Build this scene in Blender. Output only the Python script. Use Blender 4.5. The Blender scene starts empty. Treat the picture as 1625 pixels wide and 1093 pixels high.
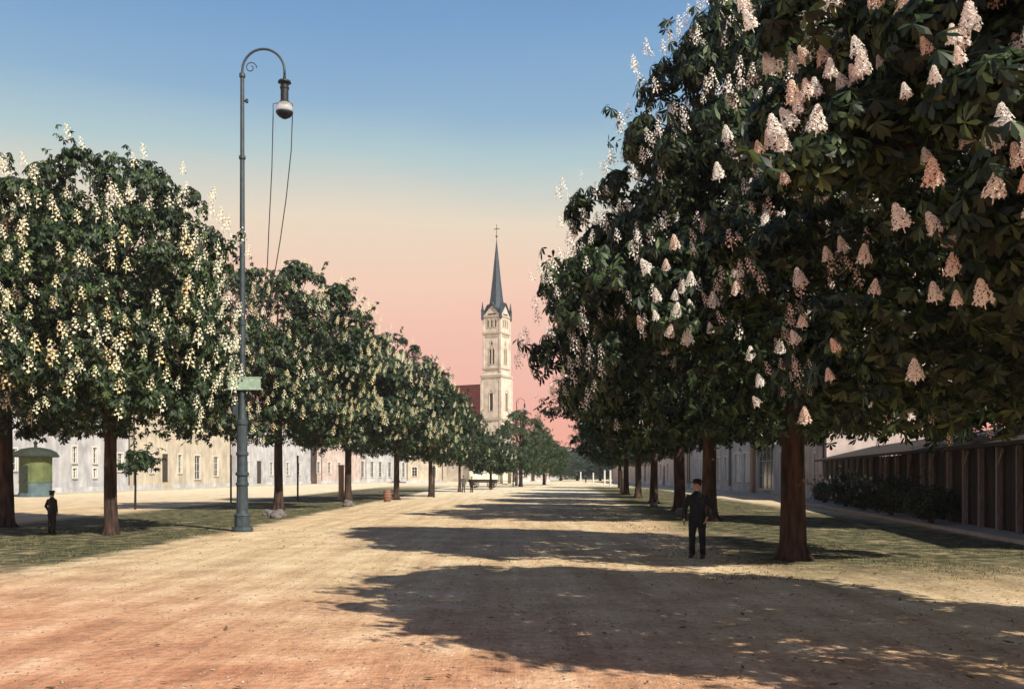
import bpy, bmesh, math, random
import numpy as np
from mathutils import Vector, Matrix

# ------------------------------------------------------------------ camera, sky, sun
S = bpy.context.scene
COL = S.collection
H0 = 1.9                      # eye height in metres
FPX, CX, HY = 1500.0, 812.0, 752.0

cam_d = bpy.data.cameras.new("camera")
cam = bpy.data.objects.new("camera", cam_d)
COL.objects.link(cam)
cam.location = (0, 0, H0)
cam.rotation_euler = (math.radians(90), 0, 0)
cam_d.sensor_width = 36
cam_d.lens = 36 * FPX / 1625
cam_d.shift_y = (HY - 546.5) / 1625
cam_d.clip_start = 0.1
cam_d.clip_end = 4000
S.camera = cam

SUN_EL = math.radians(40)
SUN_D = Vector((-0.66, 0.75, 0)).normalized() * math.cos(SUN_EL) + Vector((0, 0, -math.sin(SUN_EL)))
sun_d = bpy.data.lights.new("sun", 'SUN')
sun_d.energy = 5.0
sun_d.angle = math.radians(0.5)
sun_d.color = (1.0, 0.92, 0.78)
sun = bpy.data.objects.new("sun", sun_d)
COL.objects.link(sun)
sun.rotation_euler = SUN_D.to_track_quat('-Z', 'Y').to_euler()

world = bpy.data.worlds.new("World")
S.world = world
world.use_nodes = True
wn = world.node_tree
wn.nodes.clear()
w_out = wn.nodes.new('ShaderNodeOutputWorld')
w_bg = wn.nodes.new('ShaderNodeBackground')
w_add = wn.nodes.new('ShaderNodeAddShader')
w_bg2 = wn.nodes.new('ShaderNodeBackground')
w_sky = wn.nodes.new('ShaderNodeTexSky')
w_sky.sky_type = 'NISHITA'
w_sky.sun_disc = False
w_sky.sun_elevation = SUN_EL
w_sky.sun_rotation = math.atan2(0.66, -0.75)
w_bg2.inputs[1].default_value = 0.006
w_co = wn.nodes.new('ShaderNodeTexCoord')
w_sep = wn.nodes.new('ShaderNodeSeparateXYZ')
w_noise = wn.nodes.new('ShaderNodeTexNoise')
w_noise.inputs['Scale'].default_value = 3.0
w_noise.inputs['Detail'].default_value = 6
w_map = wn.nodes.new('ShaderNodeMapping')
w_map.inputs['Scale'].default_value = (1, 1, 5)
w_ma = wn.nodes.new('ShaderNodeMath'); w_ma.operation = 'MULTIPLY_ADD'
w_ma.inputs[1].default_value = 0.035
w_ramp = wn.nodes.new('ShaderNodeValToRGB')
def srgb(r, g, b):
    f = lambda c: (c / 255 / 12.92) if c / 255 <= .04045 else ((c / 255 + .055) / 1.055) ** 2.4
    return (f(r), f(g), f(b), 1)
stops = [(0.0, srgb(248, 164, 140)), (0.06, srgb(248, 168, 146)), (0.135, srgb(247, 186, 164)),
         (0.2, srgb(246, 204, 176)), (0.255, srgb(234, 216, 190)), (0.31, srgb(176, 200, 202)),
         (0.36, srgb(138, 175, 204)), (0.43, srgb(112, 156, 200)), (0.6, srgb(62, 100, 150)), (0.95, srgb(40, 68, 110))]
cr = w_ramp.color_ramp
while len(cr.elements) < len(stops):
    cr.elements.new(0.5)
for e, (p, c) in zip(cr.elements, stops):
    e.position = p; e.color = c
L = wn.links
L.new(w_co.outputs['Generated'], w_sep.inputs[0])
L.new(w_co.outputs['Generated'], w_map.inputs[0])
L.new(w_map.outputs[0], w_noise.inputs['Vector'])
w_sub = wn.nodes.new('ShaderNodeMath'); w_sub.operation = 'SUBTRACT'; w_sub.inputs[1].default_value = 0.5
L.new(w_noise.outputs[0], w_sub.inputs[0])
L.new(w_sub.outputs[0], w_ma.inputs[0])
L.new(w_sep.outputs[2], w_ma.inputs[2])
L.new(w_ma.outputs[0], w_ramp.inputs[0])
L.new(w_ramp.outputs[0], w_bg.inputs[0])
L.new(w_sky.outputs[0], w_bg2.inputs[0])
L.new(w_bg.outputs[0], w_add.inputs[0])
L.new(w_bg2.outputs[0], w_add.inputs[1])
L.new(w_add.outputs[0], w_out.inputs[0])
w_bg.inputs[1].default_value = 0.71

S.view_settings.view_transform = 'Standard'
S.view_settings.look = 'None'
S.view_settings.exposure = 0.5
S.view_settings.gamma = 1.0
S.render.engine = 'CYCLES'

def gp(px, py):
    """ground point seen at a pixel of the photograph"""
    z = H0 * FPX / (py - HY)
    return ((px - CX) / FPX * z, z)

# ------------------------------------------------------------------ materials
MATS = {}
def mat(name, c1, c2=None, scale=5.0, rough=0.85, bump=0.0, bscale=None, detail=6, stretch=(1, 1, 1), metal=0.0, spec=0.3, c3=None, contrast=(0.35, 0.65)):
    m = bpy.data.materials.new(name)
    m.use_nodes = True
    nt = m.node_tree
    b = nt.nodes['Principled BSDF']
    b.inputs['Roughness'].default_value = rough
    b.inputs['Metallic'].default_value = metal
    b.inputs['Specular IOR Level'].default_value = spec
    tc = nt.nodes.new('ShaderNodeTexCoord')
    mp = nt.nodes.new('ShaderNodeMapping')
    mp.inputs['Scale'].default_value = stretch
    nt.links.new(tc.outputs['Object'], mp.inputs[0])
    n = nt.nodes.new('ShaderNodeTexNoise')
    n.inputs['Scale'].default_value = scale
    n.inputs['Detail'].default_value = detail
    nt.links.new(mp.outputs[0], n.inputs['Vector'])
    r = nt.nodes.new('ShaderNodeValToRGB')
    c2 = c2 or tuple(x * 0.75 for x in c1)
    r.color_ramp.elements[0].position = contrast[0]; r.color_ramp.elements[0].color = (*c2, 1)
    r.color_ramp.elements[1].position = contrast[1]; r.color_ramp.elements[1].color = (*c1, 1)
    if c3:
        e = r.color_ramp.elements.new(0.78); e.color = (*c3, 1)
    nt.links.new(n.outputs[0], r.inputs[0])
    nt.links.new(r.outputs[0], b.inputs['Base Color'])
    if 'plaster' in name or name in ('tower_stone',):
        nd_ = nt.nodes.new('ShaderNodeTexNoise'); nd_.inputs['Scale'].default_value = 1.0; nd_.inputs['Detail'].default_value = 9; nd_.inputs['Roughness'].default_value = .7
        mpd = nt.nodes.new('ShaderNodeMapping'); mpd.inputs['Scale'].default_value = (1, 1, .35)
        nt.links.new(tc.outputs['Object'], mpd.inputs[0]); nt.links.new(mpd.outputs[0], nd_.inputs['Vector'])
        rd_ = nt.nodes.new('ShaderNodeValToRGB'); rd_.color_ramp.elements[0].position = .40; rd_.color_ramp.elements[0].color = (.55, .52, .50, 1)
        rd_.color_ramp.elements[1].position = .56; rd_.color_ramp.elements[1].color = (1, 1, 1, 1)
        nt.links.new(nd_.outputs[0], rd_.inputs[0])
        mm = nt.nodes.new('ShaderNodeMix'); mm.data_type = 'RGBA'; mm.blend_type = 'MULTIPLY'; mm.inputs[0].default_value = .5
        nt.links.new(r.outputs[0], mm.inputs[6]); nt.links.new(rd_.outputs[0], mm.inputs[7]); nt.links.new(mm.outputs[2], b.inputs['Base Color'])
    if bump:
        n2 = nt.nodes.new('ShaderNodeTexNoise')
        n2.inputs['Scale'].default_value = bscale or scale * 4
        n2.inputs['Detail'].default_value = 5
        nt.links.new(mp.outputs[0], n2.inputs['Vector'])
        bp = nt.nodes.new('ShaderNodeBump')
        bp.inputs['Strength'].default_value = bump
        bp.inputs['Distance'].default_value = 0.05
        nt.links.new(n2.outputs[0], bp.inputs['Height'])
        nt.links.new(bp.outputs[0], b.inputs['Normal'])
    MATS[name] = m
    return m

def leaf_mat(name, dark, mid, light, trans=0.25):
    m = bpy.data.materials.new(name); m.use_nodes = True
    nt = m.node_tree; b = nt.nodes['Principled BSDF']
    b.inputs['Roughness'].default_value = 0.5
    b.inputs['Specular IOR Level'].default_value = 0.35
    g = nt.nodes.new('ShaderNodeNewGeometry')
    tc = nt.nodes.new('ShaderNodeTexCoord')
    n = nt.nodes.new('ShaderNodeTexNoise'); n.inputs['Scale'].default_value = 0.9; n.inputs['Detail'].default_value = 3
    nt.links.new(tc.outputs['Object'], n.inputs['Vector'])
    ma = nt.nodes.new('ShaderNodeMath'); ma.operation = 'MULTIPLY_ADD'; ma.inputs[1].default_value = 0.55
    nt.links.new(g.outputs['Random Per Island'], ma.inputs[0])
    m2 = nt.nodes.new('ShaderNodeMath'); m2.operation = 'MULTIPLY'; m2.inputs[1].default_value = 0.6
    nt.links.new(n.outputs[0], m2.inputs[0]); nt.links.new(m2.outputs[0], ma.inputs[2])
    r = nt.nodes.new('ShaderNodeValToRGB')
    r.color_ramp.elements[0].position = 0.25; r.color_ramp.elements[0].color = (*dark, 1)
    r.color_ramp.elements[1].position = 0.92; r.color_ramp.elements[1].color = (*light, 1)
    e = r.color_ramp.elements.new(0.62); e.color = (*mid, 1)
    nt.links.new(ma.outputs[0], r.inputs[0]); nt.links.new(r.outputs[0], b.inputs['Base Color'])
    t = nt.nodes.new('ShaderNodeBsdfTranslucent')
    hs = nt.nodes.new('ShaderNodeHueSaturation'); hs.inputs['Value'].default_value = 1.3
    nt.links.new(r.outputs[0], hs.inputs['Color']); nt.links.new(hs.outputs[0], t.inputs[0])
    mx = nt.nodes.new('ShaderNodeMixShader'); mx.inputs[0].default_value = trans
    nt.links.new(b.outputs[0], mx.inputs[1]); nt.links.new(t.outputs[0], mx.inputs[2])
    nt.links.new(mx.outputs[0], nt.nodes['Material Output'].inputs[0])
    MATS[name] = m
    return m

def petal_mat(name, cols):
    m = bpy.data.materials.new(name); m.use_nodes = True
    nt = m.node_tree; b = nt.nodes['Principled BSDF']
    b.inputs['Roughness'].default_value = 0.7
    g = nt.nodes.new('ShaderNodeNewGeometry'); oi = nt.nodes.new('ShaderNodeObjectInfo')
    tc = nt.nodes.new('ShaderNodeTexCoord')
    n = nt.nodes.new('ShaderNodeTexNoise'); n.inputs['Scale'].default_value = 1.4
    nt.links.new(tc.outputs['Object'], n.inputs['Vector'])
    a = nt.nodes.new('ShaderNodeMath'); a.operation = 'MULTIPLY_ADD'; a.inputs[1].default_value = 0.35
    nt.links.new(g.outputs['Random Per Island'], a.inputs[0])
    k = nt.nodes.new('ShaderNodeMath'); k.operation = 'MULTIPLY'; k.inputs[1].default_value = 0.65
    nt.links.new(oi.outputs['Random'], k.inputs[0]); nt.links.new(k.outputs[0], a.inputs[2])
    r = nt.nodes.new('ShaderNodeValToRGB')
    el = r.color_ramp.elements
    while len(el) < len(cols): el.new(0.5)
    for i, (p, c) in enumerate(cols):
        el[i].position = p; el[i].color = (*c, 1)
    nt.links.new(a.outputs[0], r.inputs[0]); nt.links.new(r.outputs[0], b.inputs['Base Color'])
    t = nt.nodes.new('ShaderNodeBsdfTranslucent'); nt.links.new(r.outputs[0], t.inputs[0])
    mx = nt.nodes.new('ShaderNodeMixShader'); mx.inputs[0].default_value = 0.3
    nt.links.new(b.outputs[0], mx.inputs[1]); nt.links.new(t.outputs[0], mx.inputs[2])
    nt.links.new(mx.outputs[0], nt.nodes['Material Output'].inputs[0])
    MATS[name] = m

leaf_mat('chestnut_leaf', (.004, .009, .005), (.017, .037, .015), (.11, .165, .055), 0.24)  # natural leaf greens; light end raised to paint sunlit flecks on random leaflets
leaf_mat('linden_leaf', (.022, .04, .016), (.035, .065, .022), (.07, .11, .035), 0.2)
leaf_mat('hazed_leaf', (.022, .04, .030), (.035, .06, .045), (.06, .09, .065), 0.1)  # bluish tone paints distance haze into the far foliage colour
leaf_mat('grass_blade', (.04, .055, .02), (.08, .09, .035), (.16, .15, .06), 0.15)
petal_mat('petal_cream', [(0, (.90, .84, .46)), (.35, (.93, .90, .64)), (.6, (.94, .93, .84)), (.8, (.88, .78, .30)), (.97, (.88, .50, .32))])
petal_mat('petal_pink', [(0, (.90, .88, .84)), (.55, (.94, .92, .86)), (.70, (.93, .80, .72)), (.84, (.90, .60, .52)), (.95, (.88, .80, .44))])
mat('bark', (.085, .050, .036), (.014, .010, .008), 5.5, 0.95, 1.0, 11, stretch=(1, 1, .25))
mat('iron', (.040, .060, .072), (.022, .036, .044), 6, 0.55, 0.15, 30, spec=.5)
mat('dark_iron', (.02, .026, .032), (.012, .014, .018), 8, 0.5, 0.1)
mat('plate_green', (.36, .46, .36), (.22, .32, .27), 9, 0.6)
mat('white_plaster', (.54, .54, .55), (.38, .38, .41), 0.6, 0.9, 0.15, 8, c3=(.64, .63, .62))
mat('cream_plaster', (.62, .55, .43), (.46, .41, .34), 0.5, 0.9, 0.15, 8)
mat('grey_plaster', (.60, .60, .60), (.42, .43, .45), 0.7, 0.9, 0.15, 8)
mat('pink_plaster', (.60, .50, .46), (.44, .36, .34), 0.7, 0.9, 0.15, 8)
mat('brick_brown', (.42, .24, .15), (.32, .17, .11), 3, 0.9, 0.2)
mat('tower_stone', (.70, .62, .52), (.52, .46, .39), 0.7, 0.9, 0.25, 3)
mat('trim_stone', (.50, .44, .34), (.38, .33, .26), 1.2, 0.9, 0.1)
mat('slate', (.035, .055, .075), (.018, .03, .045), 1.5, 0.6, 0.3, 5)
mat('red_tile', (.40, .10, .05), (.24, .06, .035), 0.8, 0.85, 0.4, 6, stretch=(1, 1, 4))
mat('brown_tile', (.20, .11, .08), (.12, .07, .055), 0.8, 0.85, 0.4, 6, stretch=(1, 1, 4))
mat('dark_glass', (.025, .03, .035), (.012, .014, .018), 2, 0.12, spec=.6)
mat('pale_blind', (.72, .72, .68), (.55, .56, .54), 2, 0.6)
mat('frame_paint', (.72, .70, .64), (.6, .58, .54), 4, 0.6)
mat('door_wood', (.06, .045, .035), (.03, .024, .02), 4, 0.7, 0.2, stretch=(6, 6, .6))
mat('old_timber', (.065, .05, .042), (.025, .02, .018), 2.2, 0.9, 0.5, 10, stretch=(7, 7, .5))
mat('pale_timber', (.34, .30, .27), (.20, .17, .155), 5, 0.85, 0.3, stretch=(4, 4, .6))
mat('kiosk_green', (.13, .16, .06), (.08, .10, .045), 1.2, 0.7, 0.1)
mat('kiosk_blue', (.10, .15, .16), (.06, .10, .12), 1.5, 0.7, 0.1)
mat('kiosk_roof', (.035, .045, .03), (.02, .026, .02), 3, 0.8, 0.1)
mat('boulder', (.20, .18, .17), (.11, .10, .10), 4, 0.95, 0.8, 12)
mat('pebble', (.40, .30, .21), (.20, .15, .11), 2.5, 0.95, 0.2, 30)
mat('pink_post', (.55, .32, .24), (.42, .24, .18), 5, 0.85, 0.2)
mat('canvas', (.80, .76, .60), (.68, .62, .46), 2, 0.9, 0.3)
mat('skin', (.45, .27, .19), (.40, .23, .16), 8, 0.6)
mat('navy_cloth', (.018, .024, .032), (.010, .013, .018), 9, 0.95, 0.2, 60)
mat('brown_cloth', (.035, .024, .02), (.02, .014, .012), 9, 0.95, 0.2, 60)
mat('grey_cloth', (.10, .095, .09), (.06, .058, .055), 9, 0.95, 0.2, 60)
mat('pale_cloth', (.55, .52, .47), (.42, .4, .36), 9, 0.95, 0.2, 60)
mat('leather', (.022, .016, .013), (.012, .010, .009), 9, 0.45)
mat('hair', (.03, .02, .014), (.016, .011, .009), 30, 0.8)
mat('barrel_wood', (.34, .16, .10), (.20, .09, .06), 5, 0.8, 0.3, stretch=(5, 5, 1))
mat('straw', (.78, .74, .66), (.6, .55, .46), 5, 0.9)
g_ = bpy.data.materials.new('lamp_glass'); g_.use_nodes = True
b_ = g_.node_tree.nodes['Principled BSDF']
b_.inputs['Base Color'].default_value = (.82, .88, .92, 1); b_.inputs['Roughness'].default_value = .18
b_.inputs['Transmission Weight'].default_value = .75; b_.inputs['IOR'].default_value = 1.2
MATS['lamp_glass'] = g_

def ground_mat():
    m = bpy.data.materials.new('sandy_ground'); m.use_nodes = True
    nt = m.node_tree; N = nt.nodes; K = nt.links
    b = N['Principled BSDF']; b.inputs['Roughness'].default_value = 0.97; b.inputs['Specular IOR Level'].default_value = .12
    g = N.new('ShaderNodeNewGeometry')
    sp = N.new('ShaderNodeSeparateXYZ'); K.new(g.outputs['Position'], sp.inputs[0])
    def noise(scale, detail=6, stretch=None, rough=.6):
        n = N.new('ShaderNodeTexNoise'); n.inputs['Scale'].default_value = scale; n.inputs['Detail'].default_value = detail
        n.inputs['Roughness'].default_value = rough
        if stretch:
            mp = N.new('ShaderNodeMapping'); mp.inputs['Scale'].default_value = stretch
            K.new(g.outputs['Position'], mp.inputs[0]); K.new(mp.outputs[0], n.inputs['Vector'])
        else: K.new(g.outputs['Position'], n.inputs['Vector'])
        return n.outputs[0]
    def math_(op, a, b_=None, c=None, clamp=False):
        n = N.new('ShaderNodeMath'); n.operation = op; n.use_clamp = clamp
        for i, v in enumerate((a, b_, c)):
            if v is None: continue
            if isinstance(v, (int, float)): n.inputs[i].default_value = v
            else: K.new(v, n.inputs[i])
        return n.outputs[0]
    def ramp(f, stops):
        r = N.new('ShaderNodeValToRGB'); e = r.color_ramp.elements
        while len(e) < len(stops): e.new(.5)
        for i, (p, c) in enumerate(stops): e[i].position = p; e[i].color = (*c, 1)
        K.new(f, r.inputs[0]); return r.outputs[0]
    def mix(f, a, b_, mode='MIX'):
        n = N.new('ShaderNodeMix'); n.data_type = 'RGBA'; n.blend_type = mode
        if isinstance(f, float): n.inputs[0].default_value = f
        else: K.new(f, n.inputs[0])
        K.new(a, n.inputs[6]) if not isinstance(a, tuple) else setattr(n.inputs[6], 'default_value', (*a, 1))
        K.new(b_, n.inputs[7]) if not isinstance(b_, tuple) else setattr(n.inputs[7], 'default_value', (*b_, 1))
        return n.outputs[2]
    def sstep(x, lo, hi):
        n = N.new('ShaderNodeMapRange'); n.interpolation_type = 'SMOOTHSTEP'
        n.inputs[1].default_value = lo; n.inputs[2].default_value = hi
        K.new(x, n.inputs[0]); return n.outputs[0]
    X, Y = sp.outputs[0], sp.outputs[1]
    big = noise(0.12, 5); mid_ = noise(0.9, 6); fine = noise(9, 6); tracks = noise(0.9, 4, (1.0, .06, 1))
    sand = ramp(math_('ADD', math_('MULTIPLY', mid_, .6), math_('MULTIPLY', tracks, .4)),
                [(.36, (.45, .32, .19)), (.5, (.59, .44, .27)), (.64, (.72, .57, .38))])
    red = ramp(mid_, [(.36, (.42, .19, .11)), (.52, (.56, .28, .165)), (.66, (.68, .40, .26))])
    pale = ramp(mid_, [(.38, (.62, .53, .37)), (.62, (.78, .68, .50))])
    shaded_turf = ramp(noise(2.2, 7), [(.38, (.035, .037, .025)), (.5, (.088, .088, .048)), (.64, (.24, .20, .11))])
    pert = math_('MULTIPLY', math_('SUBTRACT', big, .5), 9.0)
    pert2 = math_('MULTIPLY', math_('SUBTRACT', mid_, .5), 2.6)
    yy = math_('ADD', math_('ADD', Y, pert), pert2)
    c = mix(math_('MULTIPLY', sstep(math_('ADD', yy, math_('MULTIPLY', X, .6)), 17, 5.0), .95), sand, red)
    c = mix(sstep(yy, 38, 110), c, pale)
    # turf verges under the two rows of trees, darkened to paint in their shade
    xl = math_('ADD', X, math_('MULTIPLY', pert2, 0.8))
    left = math_('MULTIPLY', sstep(xl, -20, -18), sstep(xl, -8.8, -10.0))
    right = math_('MULTIPLY', sstep(math_('SUBTRACT', xl, math_('MULTIPLY', Y, .05)), 3.2, 5.0), sstep(math_('SUBTRACT', xl, math_('MULTIPLY', Y, .05)), 13.5, 12.0))
    vmask = math_('MULTIPLY', math_('ADD', left, right, clamp=True), sstep(Y, 12, 22))
    vmask = math_('MULTIPLY', vmask, sstep(Y, 170, 110))
    vmask = math_('MULTIPLY', vmask, sstep(math_('ADD', noise(.5, 5), math_('MULTIPLY', fine, .25)),   .34, .56))
    c = mix(vmask, c, shaded_turf)
    c = mix(.42, c, ramp(fine, [(.32, (.22, .22, .22)), (.5, (.5, .5, .5)), (.7, (.82, .8, .76))]), 'OVERLAY')
    spk = noise(38, 3, None, .7)
    c = mix(.3, c, ramp(spk, [(.36, (.25, .25, .25)), (.5, (.5, .5, .5)), (.66, (.75, .75, .75))]), 'OVERLAY')
    K.new(c, b.inputs['Base Color'])
    bp = N.new('ShaderNodeBump'); bp.inputs['Strength'].default_value = .9; bp.inputs['Distance'].default_value = .045
    rut = noise(2.2, 5, (1.0, .035, 1)); c = mix(.35, c, ramp(rut, [(.4, (.32, .31, .30)), (.5, (.5, .5, .5)), (.62, (.66, .66, .65))]), 'OVERLAY'); K.new(c, b.inputs['Base Color'])
    K.new(math_('ADD', math_('ADD', fine, math_('MULTIPLY', mid_, 2.0)), math_('ADD', math_('MULTIPLY', spk, .4), math_('MULTIPLY', rut, 1.6))), bp.inputs['Height'])
    K.new(bp.outputs[0], b.inputs['Normal'])
    MATS['ground'] = m
ground_mat()

# ------------------------------------------------------------------ mesh helpers
class MB:
    def __init__(s): s.v = []; s.f = []; s.m = Matrix.Identity(4)
    def add(s, vs, fs):
        o = len(s.v)
        s.v += [tuple(s.m @ Vector(p)) for p in vs]
        s.f += [tuple(i + o for i in f) for f in fs]
    def box(s, c, d, rz=0):
        x, y, z = (k / 2 for k in d)
        R = Matrix.Rotation(rz, 3, 'Z')
        vs = [Vector(c) + R @ Vector((a * x, b * y, e * z)) for a in (-1, 1) for b in (-1, 1) for e in (-1, 1)]
        s.add(vs, [(0, 1, 3, 2), (4, 6, 7, 5), (0, 4, 5, 1), (2, 3, 7, 6), (0, 2, 6, 4), (1, 5, 7, 3)])
    def b2(s, p, q):
        s.box([(a + b) / 2 for a, b in zip(p, q)], [abs(b - a) for a, b in zip(p, q)])
    def tube(s, pts, rad, n=10, caps=True, jitter=0, rnd=None):
        pts = [Vector(p) for p in pts]
        if not hasattr(rad, '__len__'): rad = [rad] * len(pts)
        o = []; up = Vector((0, 0, 1))
        prev = None
        for i, p in enumerate(pts):
            d = (pts[min(i + 1, len(pts) - 1)] - pts[max(i - 1, 0)]).normalized()
            if prev is None:
                a = d.cross(Vector((0, 1, 0)) if abs(d.z) > .9 else up).normalized()
            else:
                a = (prev - d * prev.dot(d)).normalized()
            prev = a
            b = d.cross(a)
            for k in range(n):
                t = 2 * math.pi * k / n
                r = rad[i] * (1 + (rnd.uniform(-jitter, jitter) if jitter else 0))
                o.append(p + (a * math.cos(t) + b * math.sin(t)) * r)
        f = []
        for i in range(len(pts) - 1):
            for k in range(n):
                f.append((i * n + k, i * n + (k + 1) % n, (i + 1) * n + (k + 1) % n, (i + 1) * n + k))
        if caps:
            f.append(tuple(range(n - 1, -1, -1))); f.append(tuple((len(pts) - 1) * n + k for k in range(n)))
        s.add(o, f)
    def lathe(s, prof, n=24, c=(0, 0, 0), ph=0.0):
        o = []; f = []
        for r, z in prof:
            for k in range(n):
                t = 2 * math.pi * k / n + ph
                o.append((c[0] + r * math.cos(t), c[1] + r * math.sin(t), c[2] + z))
        for i in range(len(prof) - 1):
            for k in range(n):
                f.append((i * n + k, i * n + (k + 1) % n, (i + 1) * n + (k + 1) % n, (i + 1) * n + k))
        f.append(tuple(range(n - 1, -1, -1))); f.append(tuple((len(prof) - 1) * n + k for k in range(n)))
        s.add(o, f)
    def loft(s, rings, n=16):
        """rings: (cx, cy, cz, rx, ry)"""
        o = []; f = []
        for cx, cy, cz, rx, ry in rings:
            for k in range(n):
                t = 2 * math.pi * k / n
                o.append((cx + rx * math.cos(t), cy + ry * math.sin(t), cz))
        for i in range(len(rings) - 1):
            for k in range(n):
                f.append((i * n + k, i * n + (k + 1) % n, (i + 1) * n + (k + 1) % n, (i + 1) * n + k))
        f.append(tuple(range(n - 1, -1, -1))); f.append(tuple((len(rings) - 1) * n + k for k in range(n)))
        s.add(o, f)
    def build(s, name, m, parent=None, smooth=False, bevel=0):
        me = bpy.data.meshes.new(name)
        me.from_pydata(s.v, [], s.f)
        bm = bmesh.new(); bm.from_mesh(me); bmesh.ops.recalc_face_normals(bm, faces=bm.faces); bm.to_mesh(me); bm.free()
        me.materials.append(MATS[m])
        if smooth:
            me.polygons.foreach_set('use_smooth', [True] * len(me.polygons))
        o = bpy.data.objects.new(name, me)
        COL.objects.link(o)
        o.parent = parent
        if bevel:
            b = o.modifiers.new('bevel', 'BEVEL'); b.width = bevel; b.segments = 2; b.limit_method = 'ANGLE'
        return o

def link_mesh(name, me, parent=None):
    o = bpy.data.objects.new(name, me); COL.objects.link(o); o.parent = parent; return o

def tag(o, label=None, cat=None, group=None, kind=None):
    if label: o['label'] = label
    if cat: o['category'] = cat
    if group: o['group'] = group
    if kind: o['kind'] = kind
    return o

def empty(name, loc, rz=0, label=None, cat=None, group=None):
    o = bpy.data.objects.new(name, None); COL.objects.link(o)
    o.location = loc; o.rotation_euler = (0, 0, rz); o.empty_display_size = .3
    return tag(o, label, cat, group)

def copy_tree(o, parent=None, kids=None):
    c = o.copy(); COL.objects.link(c); c.parent = parent
    for ch in [x for x in o.children]: copy_tree(ch, c)
    return c

# ------------------------------------------------------------------ ground
gm = MB()
gx = [-500, -300, -120, -60, -30, -15, 0, 15, 30, 60, 120, 300, 500]
gy = [-60, -20, 0, 10, 20, 40, 80, 160, 300, 450, 600]
vs = [(x, y, 0) for y in gy for x in gx]
fs = [(j * len(gx) + i, j * len(gx) + i + 1, (j + 1) * len(gx) + i + 1, (j + 1) * len(gx) + i) for j in range(len(gy) - 1) for i in range(len(gx) - 1)]
gm.add(vs, fs)
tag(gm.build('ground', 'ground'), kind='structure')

# pavements in front of the two house rows (real low steps)
def strip(name, pts, w, h, m):
    mb = MB()
    for (x0, y0), (x1, y1) in zip(pts, pts[1:]):
        d = Vector((x1 - x0, y1 - y0, 0)).normalized(); n = Vector((-d.y, d.x, 0)) * w
        a, b = Vector((x0, y0, 0)), Vector((x1, y1, 0))
        vs = [a, b, b + n, a + n]; vs = [v + Vector((0, 0, -.05)) for v in vs] + [v + Vector((0, 0, h)) for v in vs]
        mb.add(vs, [(0, 1, 2, 3), (4, 5, 6, 7), (0, 1, 5, 4), (1, 2, 6, 5), (2, 3, 7, 6), (3, 0, 4, 7)])
    return tag(mb.build(name, m), kind='structure')
mat('paving', (.52, .47, .38), (.38, .35, .29), 1.2, .9, .3, 6)
strip('pavement', [(-43.6, 60), (-40.6, 108), (-39.4, 141), (-34.5, 172), (-29.5, 198), (-21.5, 226)], 3, .12, 'paving')
strip('pavement', [(13.0, 20), (19.3, 65), (20.6, 100), (21.6, 230)], -2.6, .12, 'paving')

# ------------------------------------------------------------------ trees
def profile(t):
    xs = [0, .08, .22, .4, .6, .8, .93, 1.0]
    ys = [.55, .88, 1.0, .98, .86, .62, .40, .14]
    return np.interp(t, xs, ys)

def palmate_arrays(P, Nrm, size, nl, hi, rng):
    n = len(P)
    Nrm = Nrm / np.linalg.norm(Nrm, axis=1, keepdims=True)
    ref = rng.normal(size=(n, 3))
    T = np.cross(Nrm, ref); T /= np.linalg.norm(T, axis=1, keepdims=True)
    B = np.cross(Nrm, T)
    verts = []; nper = 6 if hi else 4
    for k in range(nl):
        kk = k - (nl - 1) / 2
        a = kk * (math.radians(300) / nl)
        ln = size * (1 - .35 * abs(kk) / max(1, (nl - 1) / 2)) * rng.uniform(.85, 1.15, n)
        droop = rng.uniform(.25, .75, n)[:, None]
        D = math.cos(a) * T + math.sin(a) * B
        D = D - Nrm * droop * .6 + np.array([0, 0, -1.0]) * droop * .9
        D /= np.linalg.norm(D, axis=1, keepdims=True)
        W = np.cross(Nrm, D); W /= (np.linalg.norm(W, axis=1, keepdims=True) + 1e-9)
        ln = ln[:, None]
        if hi:
            q = [P, P + D * ln * .38 + W * ln * .10, P + D * ln * .38 - W * ln * .10,
                 P + D * ln * .72 + W * ln * .17 - Nrm * ln * .05, P + D * ln * .72 - W * ln * .17 - Nrm * ln * .05,
                 P + D * ln - Nrm * ln * .16]
        else:
            q = [P, P + D * ln * .62 + W * ln * .19 - Nrm * ln * .04, P + D * ln - Nrm * ln * .1, P + D * ln * .62 - W * ln * .19]
        verts.append(np.stack(q, 1))
    V = np.stack(verts, 1).reshape(-1, nper, 3)
    m = len(V); base = (np.arange(m) * nper)[:, None]
    if hi:
        tri = np.concatenate([base + np.array([[0, 2, 1]]), base + np.array([[3, 4, 5]])], 0)
        quad = base + np.array([[1, 2, 4, 3]])
    else:
        tri = np.zeros((0, 3), int); quad = base + np.array([[0, 3, 2, 1]])
    return V.reshape(-1, 3), tri, quad

def np_mesh(name, V, tri, quad, m, smooth=False):
    me = bpy.data.meshes.new(name)
    nl = tri.size + quad.size
    me.vertices.add(len(V)); me.vertices.foreach_set('co', V.astype(np.float32).ravel())
    me.loops.add(nl); me.loops.foreach_set('vertex_index', np.concatenate([tri.ravel(), quad.ravel()]).astype(np.int32))
    nf = len(tri) + len(quad)
    st = np.concatenate([np.arange(len(tri)) * 3, tri.size + np.arange(len(quad)) * 4])
    tot = np.concatenate([np.full(len(tri), 3), np.full(len(quad), 4)])
    me.polygons.add(nf)
    me.polygons.foreach_set('loop_start', st.astype(np.int32))
    me.polygons.foreach_set('loop_total', tot.astype(np.int32))
    me.update(calc_edges=True)
    me.validate()
    me.materials.append(MATS[m])
    return me

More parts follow.
